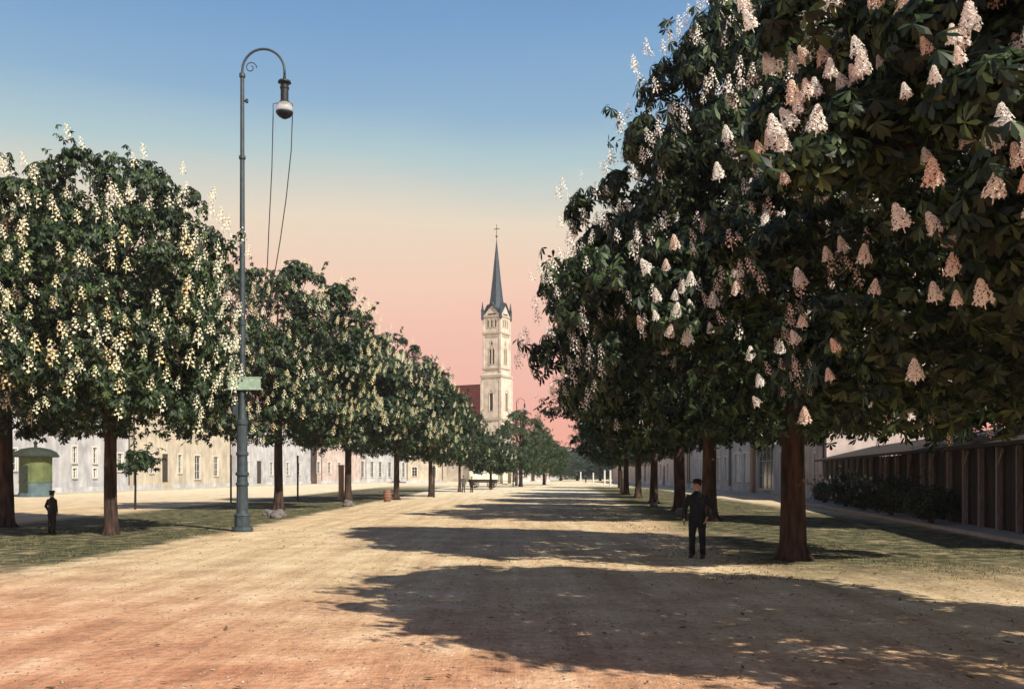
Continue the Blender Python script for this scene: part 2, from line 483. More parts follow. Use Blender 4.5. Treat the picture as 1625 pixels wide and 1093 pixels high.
def crown_data(seed, R, Hb, Ht, nlobes, per, size, nl=5, hi=False, fill=.2, lobe=1.0, prof=profile, asym=.12):
    rng = np.random.default_rng(seed)
    t = rng.beta(1.15, 1.35, nlobes * 2)
    keep = rng.random(nlobes * 2) < (0.3 + 0.7 * prof(t))
    t = t[keep][:nlobes]; n = len(t)
    th = rng.uniform(0, 2 * math.pi, n)
    wob = 1 + asym * np.sin(th * 2 + seed) + asym * .7 * np.sin(th * 5 + seed * 2 + t * 6)
    lr = rng.uniform(.42, 1.32, n) * lobe
    r = prof(t) * R * wob * rng.uniform(.84, 1.10, n) - lr * .75
    r = np.maximum(r, .15)
    h = Hb + .55 + t * (Ht - Hb - .9)
    C = np.stack([r * np.cos(th), r * np.sin(th), h], 1)
    out = np.stack([np.cos(th), np.sin(th), np.interp(t, [0, .4, 1], [-.15, .25, 1.3])], 1)
    out /= np.linalg.norm(out, axis=1, keepdims=True)
    v = rng.normal(size=(n, per, 3)) * .62 + out[:, None, :] * .75 + np.array([0, 0, .18])
    v /= np.linalg.norm(v, axis=2, keepdims=True)
    rad = lr[:, None] * (1 - .45 * rng.random((n, per)) ** 2)
    P = C[:, None, :] + v * rad[..., None] * np.array([1, 1, .72])
    Nn = v * .8 + np.array([0, 0, .45]) + rng.normal(size=v.shape) * .28
    P = P.reshape(-1, 3); Nn = Nn.reshape(-1, 3)
    nf = int(n * per * fill)
    tf = rng.beta(1.2, 1.4, nf); thf = rng.uniform(0, 2 * math.pi, nf); rf = prof(tf) * R * rng.uniform(.25, .86, nf)
    Pf = np.stack([rf * np.cos(thf), rf * np.sin(thf), Hb + .25 + tf * (Ht - Hb - 1.0)], 1)
    Nf = rng.normal(size=(nf, 3)) + np.array([0, 0, .4])
    P = np.concatenate([P, Pf]); Nn = np.concatenate([Nn, Nf])
    # loose sprigs that break the outline
    ks = rng.choice(n, n // 2, replace=False)
    sp_ = []; sn_ = []
    for i_ in ks:
        o_ = out[i_] + rng.normal(size=3) * .35 + np.array([0, 0, .25]); o_ /= np.linalg.norm(o_)
        for q_ in range(5):
            sp_.append(C[i_] + o_ * (lr[i_] * .85 + .17 * q_) + rng.normal(size=3) * .05); sn_.append(o_ * .4 + np.array([0, 0, .6]) + rng.normal(size=3) * .5)
    gap = np.sin(P[:, 0] * 2.1 + seed) + np.sin(P[:, 1] * 2.3 + seed * 3) + np.sin(P[:, 2] * 2.6 + P[:, 0] * .9) + rng.normal(size=len(P)) * .25
    kp = gap > (-1.25 if not hi else -1.6)
    P = P[kp]; Nn = Nn[kp]
    P = np.concatenate([P, np.array(sp_)]); Nn = np.concatenate([Nn, np.array(sn_)])
    # blossoms sit on the outer, upper face of lobes
    nb = 15
    vb = rng.normal(size=(n, nb, 3)) * .5 + out[:, None, :] * 1.0 + np.array([0, 0, .15])
    vb /= np.linalg.norm(vb, axis=2, keepdims=True)
    Pb = C[:, None, :] + vb * (lr[:, None, None] * 1.12 + .09) * np.array([1, 1, .75])
    Db = np.array([0, 0, 1.0]) + vb * .34 + rng.normal(size=vb.shape) * .13
    return dict(P=P, N=Nn, size=size, nl=nl, hi=hi, rng=rng, C=C, lr=lr, Pb=Pb.reshape(-1, 3), Db=Db.reshape(-1, 3), tb=np.repeat(t, nb))

def crown_mesh(d, m):
    V, tri, quad = palmate_arrays(d['P'], d['N'], d['size'], d['nl'], d['hi'], d['rng'])
    return np_mesh('crown', V, tri, quad, m)

def trunk_mesh(seed, r0, Hb, Ht, C, n=9, lean=0.0):
    rnd = random.Random(seed)
    mb = MB()
    top = Hb + (Ht - Hb) * .18
    pts = [(0, 0, -.1), (0, 0, .12), (0.01, 0, .4), (.02 + lean * .3, .01, 1.2), (lean * .7, .02, Hb * .8), (lean, 0, top), (lean * .8, .1, top + (Ht - top) * .4), (lean * .5, .05, Ht - .9)]
    mb.tube(pts, [r0 * 1.5, r0 * 1.25, r0 * 1.06, r0 * .95, r0 * .92, r0 * .8, r0 * .4, r0 * .08], 14, jitter=.06, rnd=rnd)
    for k in range(6):   # root flare
        a = k * math.pi / 3 + rnd.uniform(-.3, .3)
        mb.tube([(math.cos(a) * r0 * .6, math.sin(a) * r0 * .6, .38), (math.cos(a) * r0 * 1.15, math.sin(a) * r0 * 1.15, .1), (math.cos(a) * r0 * 1.75, math.sin(a) * r0 * 1.75, -.06)], [r0 * .34, r0 * .28, r0 * .1], 7)
    idx = list(range(len(C))); rnd.shuffle(idx)
    for i in idx[:26]:
        c = Vector(C[i]); s0 = Vector((lean * .8, .03, min(top + rnd.uniform(-.5, 1.2) + max(0, (c.z - top)) * .35, c.z + .2, Ht - 1.5)))
        midp = s0.lerp(c, .5) + Vector((rnd.uniform(-.2, .2), rnd.uniform(-.2, .2), .35 if c.z > s0.z else .25))
        rr = r0 * rnd.uniform(.22, .38)
        mb.tube([s0, s0.lerp(midp, .5) + Vector((0, 0, .1)), midp, midp.lerp(c, .6), c], [rr, rr * .8, rr * .6, rr * .38, rr * .12], n if n < 7 else 7)
        for j in range(2):
            e = c + Vector((rnd.uniform(-1, 1), rnd.uniform(-1, 1), rnd.uniform(-.4, .8)))
            mb.tube([midp, midp.lerp(e, .5) + Vector((0, 0, .12)), e], [rr * .45, rr * .28, rr * .07], 5)
    return mb

def candle_mesh(name, n, m, hi):
    """upright flower candle 1 unit tall: stem with tapering whorls of small florets"""
    rng = np.random.default_rng(7 + n)
    V = []; Q = []
    for i in range(n):
        f = (i + .5) / n
        z = .06 + .92 * f
        r = .31 * (1 - f) ** .7 + .03
        a = i * 2.39996 + rng.uniform(-.2, .2)
        rr = r * rng.uniform(.6, 1.0)
        c = np.array([rr * math.cos(a), rr * math.sin(a), z + rng.uniform(-.02, .02)])
        s = (.080 if hi else .15) * (1 - .45 * f) * rng.uniform(.8, 1.2)
        o = np.array([math.cos(a), math.sin(a), .35]); o /= np.linalg.norm(o)
        u = np.cross(o, [0, 0, 1.]); u /= np.linalg.norm(u); w = np.cross(o, u)
        npet = 4 if hi else 2
        for k in range(npet):      # cupped petals meeting at the floret's throat
            ph = k * 2 * math.pi / npet + rng.uniform(-.3, .3)
            d = u * math.cos(ph) + w * math.sin(ph); e = np.cross(o, d)
            b0 = len(V)
            if hi:
                V += [c, c + d * s * .55 + e * s * .38 + o * s * .35, c + d * s * .95 + o * s * .5, c + d * s * .55 - e * s * .38 + o * s * .35]
            else:
                V += [c - d * s * .6, c + e * s * .5 + o * s * .3, c + d * s * .6, c - e * s * .5 + o * s * .3]
            Q.append((b0, b0 + 1, b0 + 2, b0 + 3))
    ns = 5; b0 = len(V)
    for z, r in ((-.15, .018), (.9, .008)):
        for k in range(ns):
            V.append(np.array([r * math.cos(2 * math.pi * k / ns), r * math.sin(2 * math.pi * k / ns), z]))
    for k in range(ns): Q.append((b0 + k, b0 + (k + 1) % ns, b0 + ns + (k + 1) % ns, b0 + ns + k))
    return np.array(V), np.array(Q)

CANDLE = {}
for key, n, hi in (('hi', 120, True), ('lo', 26, False)):
    CV, CQ = candle_mesh('blossom', n, None, hi)
    CANDLE[key] = (CV, CQ)
    for pm in ('petal_cream', 'petal_pink'):
        CANDLE[key, pm] = np_mesh('blossom', CV, np.zeros((0, 3), int), CQ, pm)

def frame_z(d):
    return Vector(d).to_track_quat('Z', 'Y')

def chestnut(label, x, y, R, Ht, data, cmesh, base_R, base_H, rz, petal, bsize, key, r0, nblossom, seed, tmesh, group, cam_xy=(0, 0)):
    root = empty('chestnut_tree', (x, y, 0), rz, label, 'tree', group)
    sx, sz = R / base_R, Ht / base_H
    root.scale = (sx, sx, sz)
    link_mesh('trunk', tmesh, root)
    link_mesh('crown', cmesh, root)
    if nblossom:
        rng = np.random.default_rng(seed)
        ok = np.where(data['tb'] > .03)[0]
        pk = data['Pb'][ok]; wt = (1.12 - data['tb'][ok]) ** 1.5 * ((.9 if petal == 'petal_pink' else .12) + np.clip(np.sin(pk[:, 0] * 1.7 + seed) + np.sin(pk[:, 1] * 1.9) + np.sin(pk[:, 2] * 1.5 + seed), 0, 3)); cand = rng.choice(ok, len(ok), replace=False, p=wt / wt.sum()); idx = []; PP = data['Pb']; dmin = bsize * 1.05
        acc = np.zeros((0, 3))
        for j in cand:
            if len(idx) >= nblossom: break
            if len(acc) and np.min(((acc - PP[j]) ** 2).sum(1)) < dmin * dmin: continue
            idx.append(j); acc = np.vstack([acc, PP[j]])
        idx = np.array(idx)
        P = data['Pb'][idx]; D = data['Db'][idx]
        c, s = math.cos(rz), math.sin(rz)
        wx = x + sx * (c * P[:, 0] - s * P[:, 1]); wy = y + sx * (s * P[:, 0] + c * P[:, 1]); wz = P[:, 2] * sz
        dist = np.sqrt(wx ** 2 + wy ** 2 + (wz - H0) ** 2)
        ctr = math.hypot(x, y)
        score = dist - ctr        # nearer than the trunk first
        inframe = (wy > .5) & (np.abs(wx / np.maximum(wy, .5)) < .56) & ((wz - H0) / np.maximum(wy, .5) < .5)
        score = score + np.where(inframe, 0, 100)
        order = np.argsort(score)
        sizes = bsize * rng.uniform(.65, 1.2, len(idx))
        near_ = dist[np.arange(len(idx))] < 6.0; sizes = np.where(near_, sizes * .75, sizes)
        for j in order[:100]:
            o = link_mesh('blossom', CANDLE[key, petal], root)
            o.location = P[j]
            o.rotation_mode = 'QUATERNION'; o.rotation_quaternion = frame_z(D[j])
            o.scale = (sizes[j] * 1.15 / sx, sizes[j] * 1.15 / sx, sizes[j] * .95 / sz)
        rest = order[100:]
        if len(rest):
            CV, CQ = CANDLE['lo']
            VV = []; QQ = []
            for q, j in enumerate(rest):
                M = np.array(frame_z(D[j]).to_matrix())
                VV.append((CV * sizes[j] / np.array([sx, sx, sz])) @ M.T + P[j]); QQ.append(CQ + q * len(CV))
            o = link_mesh('blossom', np_mesh('blossom_cover', np.concatenate(VV), np.zeros((0, 3), int), np.concatenate(QQ), petal), root)
            o['kind'] = 'stuff'
    return root

GR = 'horse chestnuts along the right of the square'
GL = 'horse chestnuts along the left of the square'
# crown variants
dN = crown_data(11, 4.7, 2.8, 12.0, 215, 115, .19, 7, True, .34, 1.0)
mN = crown_mesh(dN, 'chestnut_leaf'); tN = trunk_mesh(1, .34, 2.9, 12, dN['C'])
tNm = tN.build('trunk', 'bark', None, True); 
def low_prof(t):
    return np.interp(t, [0, .08, .2, .4, .6, .8, .93, 1], [.78, 1.0, 1.04, .90, .70, .46, .28, .10])
dA = crown_data(23, 5.6, 2.4, 13.6, 235, 98, .265, 6, True, .26, 1.1, low_prof, .05)
def broad_prof(t):
    return np.interp(t, [0, .1, .25, .5, .75, .9, 1], [.66, .95, 1.0, 1.0, .90, .72, .35])
dD = crown_data(91, 5.0, 3.15, 12.6, 215, 84, .27, 6, False, .14, 1.1, broad_prof, .09)
mD = crown_mesh(dD, 'chestnut_leaf')
mA = crown_mesh(dA, 'chestnut_leaf'); tAm = trunk_mesh(2, .31, 2.8, 13.6, dA['C']).build('trunk', 'bark', None, True)
dB = crown_data(37, 5.0, 3.2, 12.5, 165, 66, .34, 5, False, .18, 1.1)
mB = crown_mesh(dB, 'chestnut_leaf'); tBm = trunk_mesh(3, .27, 2.9, 12.5, dB['C']).build('trunk', 'bark', None, True)
dC = crown_data(53, 4.4, 3.2, 12.5, 150, 66, .34, 5, False, .18, 1.05)
mC = crown_mesh(dC, 'chestnut_leaf'); tCm = trunk_mesh(4, .25, 3.0, 12.5, dC['C']).build('trunk', 'bark', None, True)
TM = {}
for k_, o_ in (('N', tNm), ('A', tAm), ('B', tBm), ('C', tCm)):
    TM[k_] = o_.data; bpy.data.objects.remove(o_)

VAR = {'N': (dN, mN, 4.7, 12.0), 'A': (dA, mA, 5.6, 13.6), 'B': (dB, mB, 5.0, 12.5), 'C': (dC, mC, 4.4, 12.5), 'D': (dD, mD, 5.0, 12.6)}
TM['D'] = TM['B']
def plant(var, label, x, y, R, Ht, rz, petal, bsize, key, nb, seed, group):
    d, m, bR, bH = VAR[var]
    return chestnut(label, x, y, R, Ht, d, m, bR, bH, rz, petal, bsize, key, .3, nb, seed, TM[var], group)

plant('N', 'nearest flowering chestnut whose big leaves and pink and white candles fill the top right', 6.5, 9.0, 4.3, 9.9, 0.4, 'petal_pink', .185, 'hi', 1400, 101, GR)
plant('A', 'large chestnut with thick dark trunk just right of the man in dark coat', 6.25, 21.0, 4.9, 14.0, 1.1, 'petal_pink', .31, 'hi', 1300, 102, GR)
plant('B', 'chestnut whose broad trunk stands directly behind the man in dark coat', 8.05, 38.5, 5.6, 12.6, 2.0, 'petal_pink', .44, 'lo', 260, 103, GR)
plant('C', 'chestnut with leaning trunk just left of the man in dark coat', 8.5, 48.0, 5.3, 12.2, 0.2, 'petal_cream', .44, 'lo', 240, 104, GR)
plant('B', 'right row chestnut second to the left of the man, third smallest trunk', 9.1, 60.6, 4.8, 12.0, 3.9, 'petal_cream', .44, 'lo', 220, 105, GR)
plant('C', 'right row chestnut third to the left of the man', 10.0, 75.0, 4.6, 11.8, 5.2, 'petal_cream', .44, 'lo', 160, 106, GR)
plant('B', 'right row chestnut with thin trunk, farthest with a clear dark trunk', 10.4, 86.0, 4.6, 11.6, 1.0, 'petal_cream', .44, 'lo', 120, 107, GR)
plant('C', 'small far chestnut beyond the last dark trunk of right row', 12.6, 104.0, 4.4, 11.4, 2.6, 'petal_cream', .44, 'lo', 60, 108, GR)
plant('B', 'farthest chestnut closing the right row', 14.6, 128.0, 4.6, 11.0, 0.6, 'petal_cream', .44, 'lo', 60, 109, GR)
plant('B', 'outer chestnut by the dark timber shed at right edge', 18.3, 31.5, 4.4, 12.0, 4.4, 'petal_cream', .40, 'lo', 120, 110, GR)

plant('D', 'largest left chestnut full of cream candles, beside the person in brown', -12.6, 29.7, 3.7, 11.7, 2.2, 'petal_cream', .50, 'lo', 520, 111, GL)
plant('D', 'outer left chestnut cut by the left edge above the kiosk', -18.2, 34.0, 4.6, 12.0, 0.7, 'petal_cream', .48, 'lo', 420, 118, GL)
plant('D', 'left row chestnut just right of the lamp mast', -12.6, 51.0, 4.5, 13.0, 0.9, 'petal_cream', .44, 'lo', 620, 112, GL)
plant('C', 'left row chestnut beside the pinkish post', -11.0, 63.5, 4.2, 12.7, 3.3, 'petal_cream', .44, 'lo', 500, 113, GL)
plant('B', 'left row chestnut beside the small red barrel', -8.5, 69.5, 3.9, 12.1, 4.6, 'petal_cream', .44, 'lo', 340, 114, GL)
plant('C', 'left row chestnut with slim trunk left of the church', -6.8, 79.0, 3.3, 11.0, 1.4, 'petal_cream', .44, 'lo', 200, 115, GL)
plant('B', 'last chestnut of left row, overlapping the red church roof', -5.6, 101.0, 2.9, 10.4, 5.5, 'petal_cream', .40, 'lo', 120, 116, GL)
plant('C', 'small flowering chestnut in front of the church tower', -2.6, 116.0, 3.0, 7.0, 2.2, 'petal_cream', .40, 'lo', 110, 117, GL)

def linden_prof(t):
    return np.interp(t, [0, .15, .35, .6, .8, .93, 1], [.6, .95, 1.0, .86, .6, .34, .06])
dL = crown_data(71, 5.3, 1.6, 11.2, 170, 55, .30, 4, False, .3, .95, linden_prof, .05)
mL = crown_mesh(dL, 'linden_leaf'); tl = trunk_mesh(6, .3, 2.2, 11.2, dL['C']).build('trunk', 'bark', None, True); tLm = tl.data; bpy.data.objects.remove(tl)
mF = mL.copy(); mF.materials.clear(); mF.materials.append(MATS['hazed_leaf'])
def broad(label, x, y, R, Ht, rz, far=False, group=None, name='round_tree'):
    root = empty(name, (x, y, 0), rz, label, 'tree', group)
    root.scale = (R / 5.3, R / 5.3, Ht / 11.2)
    link_mesh('trunk', tLm, root); link_mesh('crown', mF if far else mL, root)
    return root
broad('round green tree without flowers in front of the church tower', 1.3, 140, 5.0, 11.6, .5)
broad('lower green tree behind the round tree beside the church', 5.6, 165, 4.6, 9.0, 1.5)
FG = 'far bluish trees closing the street'
for i, (fx, fy, R_, h_, lb) in enumerate([
        (13.5, 262, 6.5, 9.2, 'far bluish tree left of the white gabled house'), (19, 275, 6, 8.4, 'far bluish tree in the open gap at street end'),
        (25, 268, 6.5, 9.0, 'far bluish tree right of the street end gap'), (32, 262, 7, 10.5, 'taller far bluish tree beside the right row'),
        (39, 255, 7, 11, 'far dark tree behind the last right trunks')]):
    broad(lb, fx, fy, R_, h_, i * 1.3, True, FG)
x_, y_ = gp(214, 808)
r_ = empty('sapling', (x_, y_, 0), 0, 'thin young tree on the sand between big trunk and lamp mast', 'young tree')
dS = crown_data(5, .95, 1.7, 3.6, 22, 16, .30, 5, False, .1, .32, linden_prof, .4)
link_mesh('crown', crown_mesh(dS, 'chestnut_leaf'), r_)
mb = MB(); mb.tube([(0, 0, -.1), (.02, 0, 1.5), (0, .01, 3.2)], [.07, .055, .03], 8); mb.build('trunk', 'bark', r_, True)

# distant wood behind the houses: one mass
rngw = np.random.default_rng(5)
VV, QQ, off = [], [], 0
nW = 26000
ang = rngw.uniform(-.62, .62, nW); dist = rngw.uniform(330, 352, nW)
X_ = dist * np.tan(ang); Z_ = rngw.beta(1.1, 1.4, nW) * (9 + 2.5 * np.sin(X_ * .09) + 1.6 * np.sin(X_ * .31 + 2))
Pw = np.stack([X_, dist, Z_], 1)
V_, t_, q_ = palmate_arrays(Pw, rngw.normal(size=(nW, 3)) + np.array([0, -.6, .5]), 1.5, 3, False, rngw)
tag(link_mesh('far_wood', np_mesh('far_wood', V_, t_, q_, 'hazed_leaf')), 'far bluish wood behind the houses at the horizon', 'wood', None, 'stuff')

# ------------------------------------------------------------------ houses
def facade(mb, w, h, ops, depth=.2, x0=0, z0=0):
    """wall sheet on y=0 with real openings; ops: (x0,z0,x1,z1)"""
    xs = sorted({x0, x0 + w, *[o[0] for o in ops], *[o[2] for o in ops]}); zs = sorted({z0, z0 + h, *[o[1] for o in ops], *[o[3] for o in ops]})
    for i in range(len(xs) - 1):
        for j in range(len(zs) - 1):
            cx_, cz_ = (xs[i] + xs[i + 1]) / 2, (zs[j] + zs[j + 1]) / 2
            if any(o[0] < cx_ < o[2] and o[1] < cz_ < o[3] for o in ops): continue
            mb.add([(xs[i], 0, zs[j]), (xs[i + 1], 0, zs[j]), (xs[i + 1], 0, zs[j + 1]), (xs[i], 0, zs[j + 1])], [(0, 1, 2, 3)])
    for a, b, c, d in ops:
        mb.add([(a, 0, b), (c, 0, b), (c, 0, d), (a, 0, d), (a, depth, b), (c, depth, b), (c, depth, d), (a, depth, d)],
               [(0, 1, 5, 4), (1, 2, 6, 5), (2, 3, 7, 6), (3, 0, 4, 7)])

def window(root, a, b, c, d, pane='dark_glass', dep=.14, cols=2, rows=3, name='window', fm='frame_paint'):
    mb = MB(); f = .07
    mb.b2((a, dep - .05, b), (a + f, dep + .03, d)); mb.b2((c - f, dep - .05, b), (c, dep + .03, d))
    mb.b2((a + f, dep - .05, b), (c - f, dep + .03, b + f)); mb.b2((a + f, dep - .05, d - f), (c - f, dep + .03, d))
    for k in range(1, cols):
        x = a + (c - a) * k / cols; mb.b2((x - .025, dep - .03, b + f), (x + .025, dep + .02, d - f))
    for k in range(1, rows):
        z = b + (d - b) * k / rows
        for q in range(cols):
            xa = a + f if q == 0 else a + (c - a) * q / cols + .025; xb = c - f if q == cols - 1 else a + (c - a) * (q + 1) / cols - .025
            mb.b2((xa, dep - .02, z - .02), (xb, dep + .015, z + .02))
    su = .14
    mb.b2((a - su, -.035, b - .02), (a - .003, -.003, d + su)); mb.b2((c + .003, -.035, b - .02), (c + su, -.003, d + su)); mb.b2((a - .003, -.035, d + .003), (c + .003, -.003, d + su))
    w = mb.build(name, fm, root)
    mb = MB(); mb.b2((a + .01, dep + .035, b + .01), (c - .01, dep + .055, d - .01)); mb.build('pane', pane, w)
    mb = MB(); mb.b2((a - .1, -.12, b - .1), (c + .1, .02, b)); mb.build('sill', 'trim_stone', w)
    return w

def house(label, A, B, wallh, roofh, depth, wins, doors, wall='white_plaster', roof='brown_tile', gable=False, cat='house', group=None, name='house', plinth=True, chim=()):
    A = Vector((*A, 0)); B = Vector((*B, 0)); w = (B - A).length
    rz = math.atan2(B.y - A.y, B.x - A.x)
    root = empty(name, A, rz, label, cat, group)
    ops = [(a, b, c, d) for (a, b, c, d, *_) in wins] + [(a, b, c, d) for (a, b, c, d) in doors]
    mb = MB(); facade(mb, w, wallh, ops)
    mb.add([(0, 0, 0), (0, depth, 0), (0, depth, wallh), (0, 0, wallh)], [(0, 1, 2, 3)])
    mb.add([(w, 0, 0), (w, depth, 0), (w, depth, wallh), (w, 0, wallh)], [(0, 1, 2, 3)])
    mb.add([(0, depth, 0), (w, depth, 0), (w, depth, wallh), (0, depth, wallh)], [(0, 1, 2, 3)])
    if gable:
        for y in (0, depth): mb.add([(0, y, wallh), (w, y, wallh), (w / 2, y, wallh + roofh)], [(0, 1, 2)])
    else:
        for x in (0, w): mb.add([(x, 0, wallh), (x, depth, wallh), (x, depth / 2, wallh + roofh)], [(0, 1, 2)])
    mb.build('wall', wall, root)
    mb = MB(); e = .35; t = .14
    if gable:
        dz = roofh / (w / 2) * e
        for sgn, xe in ((-1, -e), (1, w + e)):
            vs = [(xe, -e, wallh - dz), (w / 2, -e, wallh + roofh), (w / 2, depth + e, wallh + roofh), (xe, depth + e, wallh - dz)]
            vs += [(x, y, z + t) for x, y, z in vs]
            mb.add(vs, [(0, 1, 2, 3), (4, 5, 6, 7), (0, 1, 5, 4), (1, 2, 6, 5), (2, 3, 7, 6), (3, 0, 4, 7)])
    else:
        dz = roofh / (depth / 2) * e
        for ye in (-e, depth + e):
            vs = [(-e * .6, ye, wallh - dz), (w + e * .6, ye, wallh - dz), (w + e * .6, depth / 2, wallh + roofh), (-e * .6, depth / 2, wallh + roofh)]
            vs = [(x, y, z + .02) for x, y, z in vs] + [(x, y, z + t) for x, y, z in vs]
            mb.add(vs, [(0, 1, 2, 3), (4, 5, 6, 7), (0, 1, 5, 4), (1, 2, 6, 5), (2, 3, 7, 6), (3, 0, 4, 7)])
    rf = mb.build('roof', roof, root)
    for cx_ in chim:
        mb = MB(); zc = wallh + roofh; mb.b2((cx_ - .35, depth / 2 - .35, zc - 1), (cx_ + .35, depth / 2 + .35, zc + 1.0)); mb.b2((cx_ - .42, depth / 2 - .42, zc + 1.0), (cx_ + .42, depth / 2 + .42, zc + 1.15)); mb.build('chimney', 'brick_brown', rf)
    for k, (a, b, c, d, *r) in enumerate(wins):
        window(root, a, b, c, d, *(r or ['dark_glass']))
    for a, b, c, d in doors:
        mb = MB(); mb.b2((a, .1, b), (c, .16, d))
        n = 2
        for q in range(2):
            for z0_, z1_ in ((.08, .4), (.46, .92)):
                xa = a + (c - a) * (q * .5 + .06); xb = a + (c - a) * (q * .5 + .44)
                mb.b2((xa, .085, b + (d - b) * z0_), (xb, .1, b + (d - b) * z1_))
        dr = mb.build('door', 'door_wood', root)
        mb = MB(); mb.lathe([(.035, 0), (.035, .06)], 8, (c - .14 * (c - a), .04, b + (d - b) * .48)); mb.build('handle', 'dark_iron', dr)
        mb = MB(); mb.b2((a - .2, -.4, 0.0), (c + .2, .099, b)); mb.build('step', 'trim_stone', root)
    if plinth:
        mb = MB(); last = 0
        for a, b, c, d in sorted(doors) + [(w, 0, w, 0)]:
            if a - .2 > last: mb.b2((last, -.06, 0), (a - .2, .0, .6))
            last = c + .2
        mb.build('plinth', 'grey_plaster', root)
    for xp in (.25, w - .25):
        mb = MB(); mb.tube([(xp, -.09, .65), (xp, -.09, wallh - .5), (xp, -.2, wallh - .33)], .055, 6); mb.build('downpipe', 'door_wood', root)
    mb = MB(); mb.b2((0, -.16, wallh - .32), (w, -.003, wallh - .12)); mb.build('cornice', 'trim_stone', root)
    return root

def u_on(A, B, px):
    """distance along facade A-B seen at pixel column px"""
    k = (px - CX) / FPX
    dx, dy = B[0] - A[0], B[1] - A[1]
    s = (k * A[1] - A[0]) / (dx - k * dy)
    return s * math.hypot(dx, dy)

def wins_px(A, B, pxs, z0, z1, w, pane='dark_glass'):
    out = []
    for p in pxs:
        u = u_on(A, B, p); out.append((u - w / 2, z0, u + w / 2, z1, pane))
    return out
def upper(A, B, n, z0, z1, w):
    L_ = math.hypot(B[0] - A[0], B[1] - A[1]); return [(L_ * (i + .5) / n - w / 2, z0, L_ * (i + .5) / n + w / 2, z1, 'dark_glass') for i in range(n)]

# left side: facade runs away from the camera; rz turns local -y towards +X when A is near and B far
def lhouse(label, A, B, wh, rh, dp, wins, doors, **k): return house(label, A, B, wh, rh, dp, wins, doors, group='houses along the left of the square', **k)
A, B = (-46.3, 66), (-43.3, 107)
lhouse('white house far left behind the person in brown, small paired windows', A, B, 9.2, 4, 9,
       wins_px(A, B, [118, 150], 3.0, 4.7, .9) + wins_px(A, B, [20, 70, 190], 2.2, 4.2, 1.2) + wins_px(A, B, [118, 150], 1.5, 2.5, .8), [], chim=(8, 30))
A, B = (-43.2, 107.6), (-42.0, 141)
d_ = [(u_on(A, B, 262) - .95, .9, u_on(A, B, 262) + .95, 4.4)]
lhouse('long cream house with dark double door seen between big trunk and lamp mast', A, B, 9.6, 4, 9,
       wins_px(A, B, [240, 285], 2.0, 4.4, 1.3) + wins_px(A, B, [342], 1.6, 4.4, 2.0) + wins_px(A, B, [313], 1.2, 4.4, 2.2), d_, wall='cream_plaster', chim=(6, 26))
A, B = (-41.6, 142.5), (-37, 174)
d_ = [(u_on(A, B, 411) - .9, .4, u_on(A, B, 411) + .9, 4.0)]
lhouse('grey white house with narrow dark door right behind the lamp mast', A, B, 10, 4, 9, wins_px(A, B, [392, 430, 456, 474], 1.7, 3.9, 1.3), d_, chim=(12,))
A, B = (-36, 178), (-31.5, 198)
lhouse('pinkish gabled house seen between second and third left trunks', A, B, 9.5, 5, 10, wins_px(A, B, [505, 522, 538], 2.0, 4.2, 1.4), [], wall='pink_plaster', gable=True)
A, B = (-31, 199.5), (-23.5, 226)
lhouse('grey house with tall grey windows between third and fourth left trunks', A, B, 10, 4, 9, wins_px(A, B, [575, 590, 603, 618, 640], 1.2, 4.6, 1.7), [], wall='grey_plaster', chim=(14,))
house('plain cream house facing the square near the slim left trunk', (-22.5, 201), (-14.5, 201), 5.6, 4.2, 8, [(1.2, 1.4, 2.3, 3.4), (5.2, 1.4, 6.3, 3.4)], [], wall='cream_plaster', gable=True)
house('far white gabled house at the end of the street', (9.0, 286), (14.2, 286), 4.4, 2.6, 8, [(1.2, 1.2, 2.1, 2.8), (3.2, 1.2, 4.1, 2.8)], [], gable=True)
house('low pale house beyond the carts left of street end', (1.5, 232), (9.5, 236), 3.4, 2.4, 7, [(1.5, 1.0, 2.6, 2.4), (5.2, 1.0, 6.3, 2.4)], [(3.6, .2, 4.6, 2.4)], wall='pink_plaster')
# right side: A far, B near so that local -y faces -X
def rhouse(label, A, B, wh, rh, dp, wins, doors, **k): return house(label, A, B, wh, rh, dp, wins, doors, group='houses along the right of the square', **k)
A, B = (24.6, 232), (24.2, 172)
rhouse('farthest pinkish house of the right side', A, B, 6, 4, 9, upper(A, B, 7, 1.2, 3.2, 1.2), [], wall='pink_plaster', chim=(20,))
A, B = (24.2, 171), (23.9, 128)
rhouse('brownish pink house seen between the thin right trunks', A, B, 6.4, 4, 9, upper(A, B, 6, 1.2, 3.6, 1.5), [(20.6, .2, 22.4, 3.2)], wall='pink_plaster', roof='red_tile')
A, B = (23.9, 127), (23.7, 102.5)
rhouse('bright white house with pale shutters left of the brown shop pillar', A, B, 6.2, 4, 9, wins_px(A, B, [1112, 1124, 1140, 1152], 1.2, 3.8, 1.5, 'pale_blind'), [], chim=(10,))
A, B = (23.65, 102), (22.6, 76)
L_ = math.hypot(B[0] - A[0], B[1] - A[1])
u0, u1 = u_on(A, B, 1201), u_on(A, B, 1228)
sh = rhouse('white shop with dark shopfront and brown pillar left of the big trunk', A, B, 6.4, 4, 9,
            [(2.2, 1.1, 5.4, 4.0, 'pale_blind'), (6.6, 1.1, 9.4, 4.0, 'pale_blind'), (u0 + .2, .5, u1 - .2, 4.4, 'dark_glass', .14, 4, 3), (u1 + 2.2, 1.1, L_ - 1.0, 3.8, 'pale_blind')], [], plinth=False)
mb = MB(); pu = u_on(A, B, 1197); mb.b2((pu - .55, -.3, .12), (pu + .45, -.003, 4.9)); mb.b2((pu - .65, -.38, .12), (pu + .55, -.003, .5)); mb.build('pillar', 'brick_brown', sh)
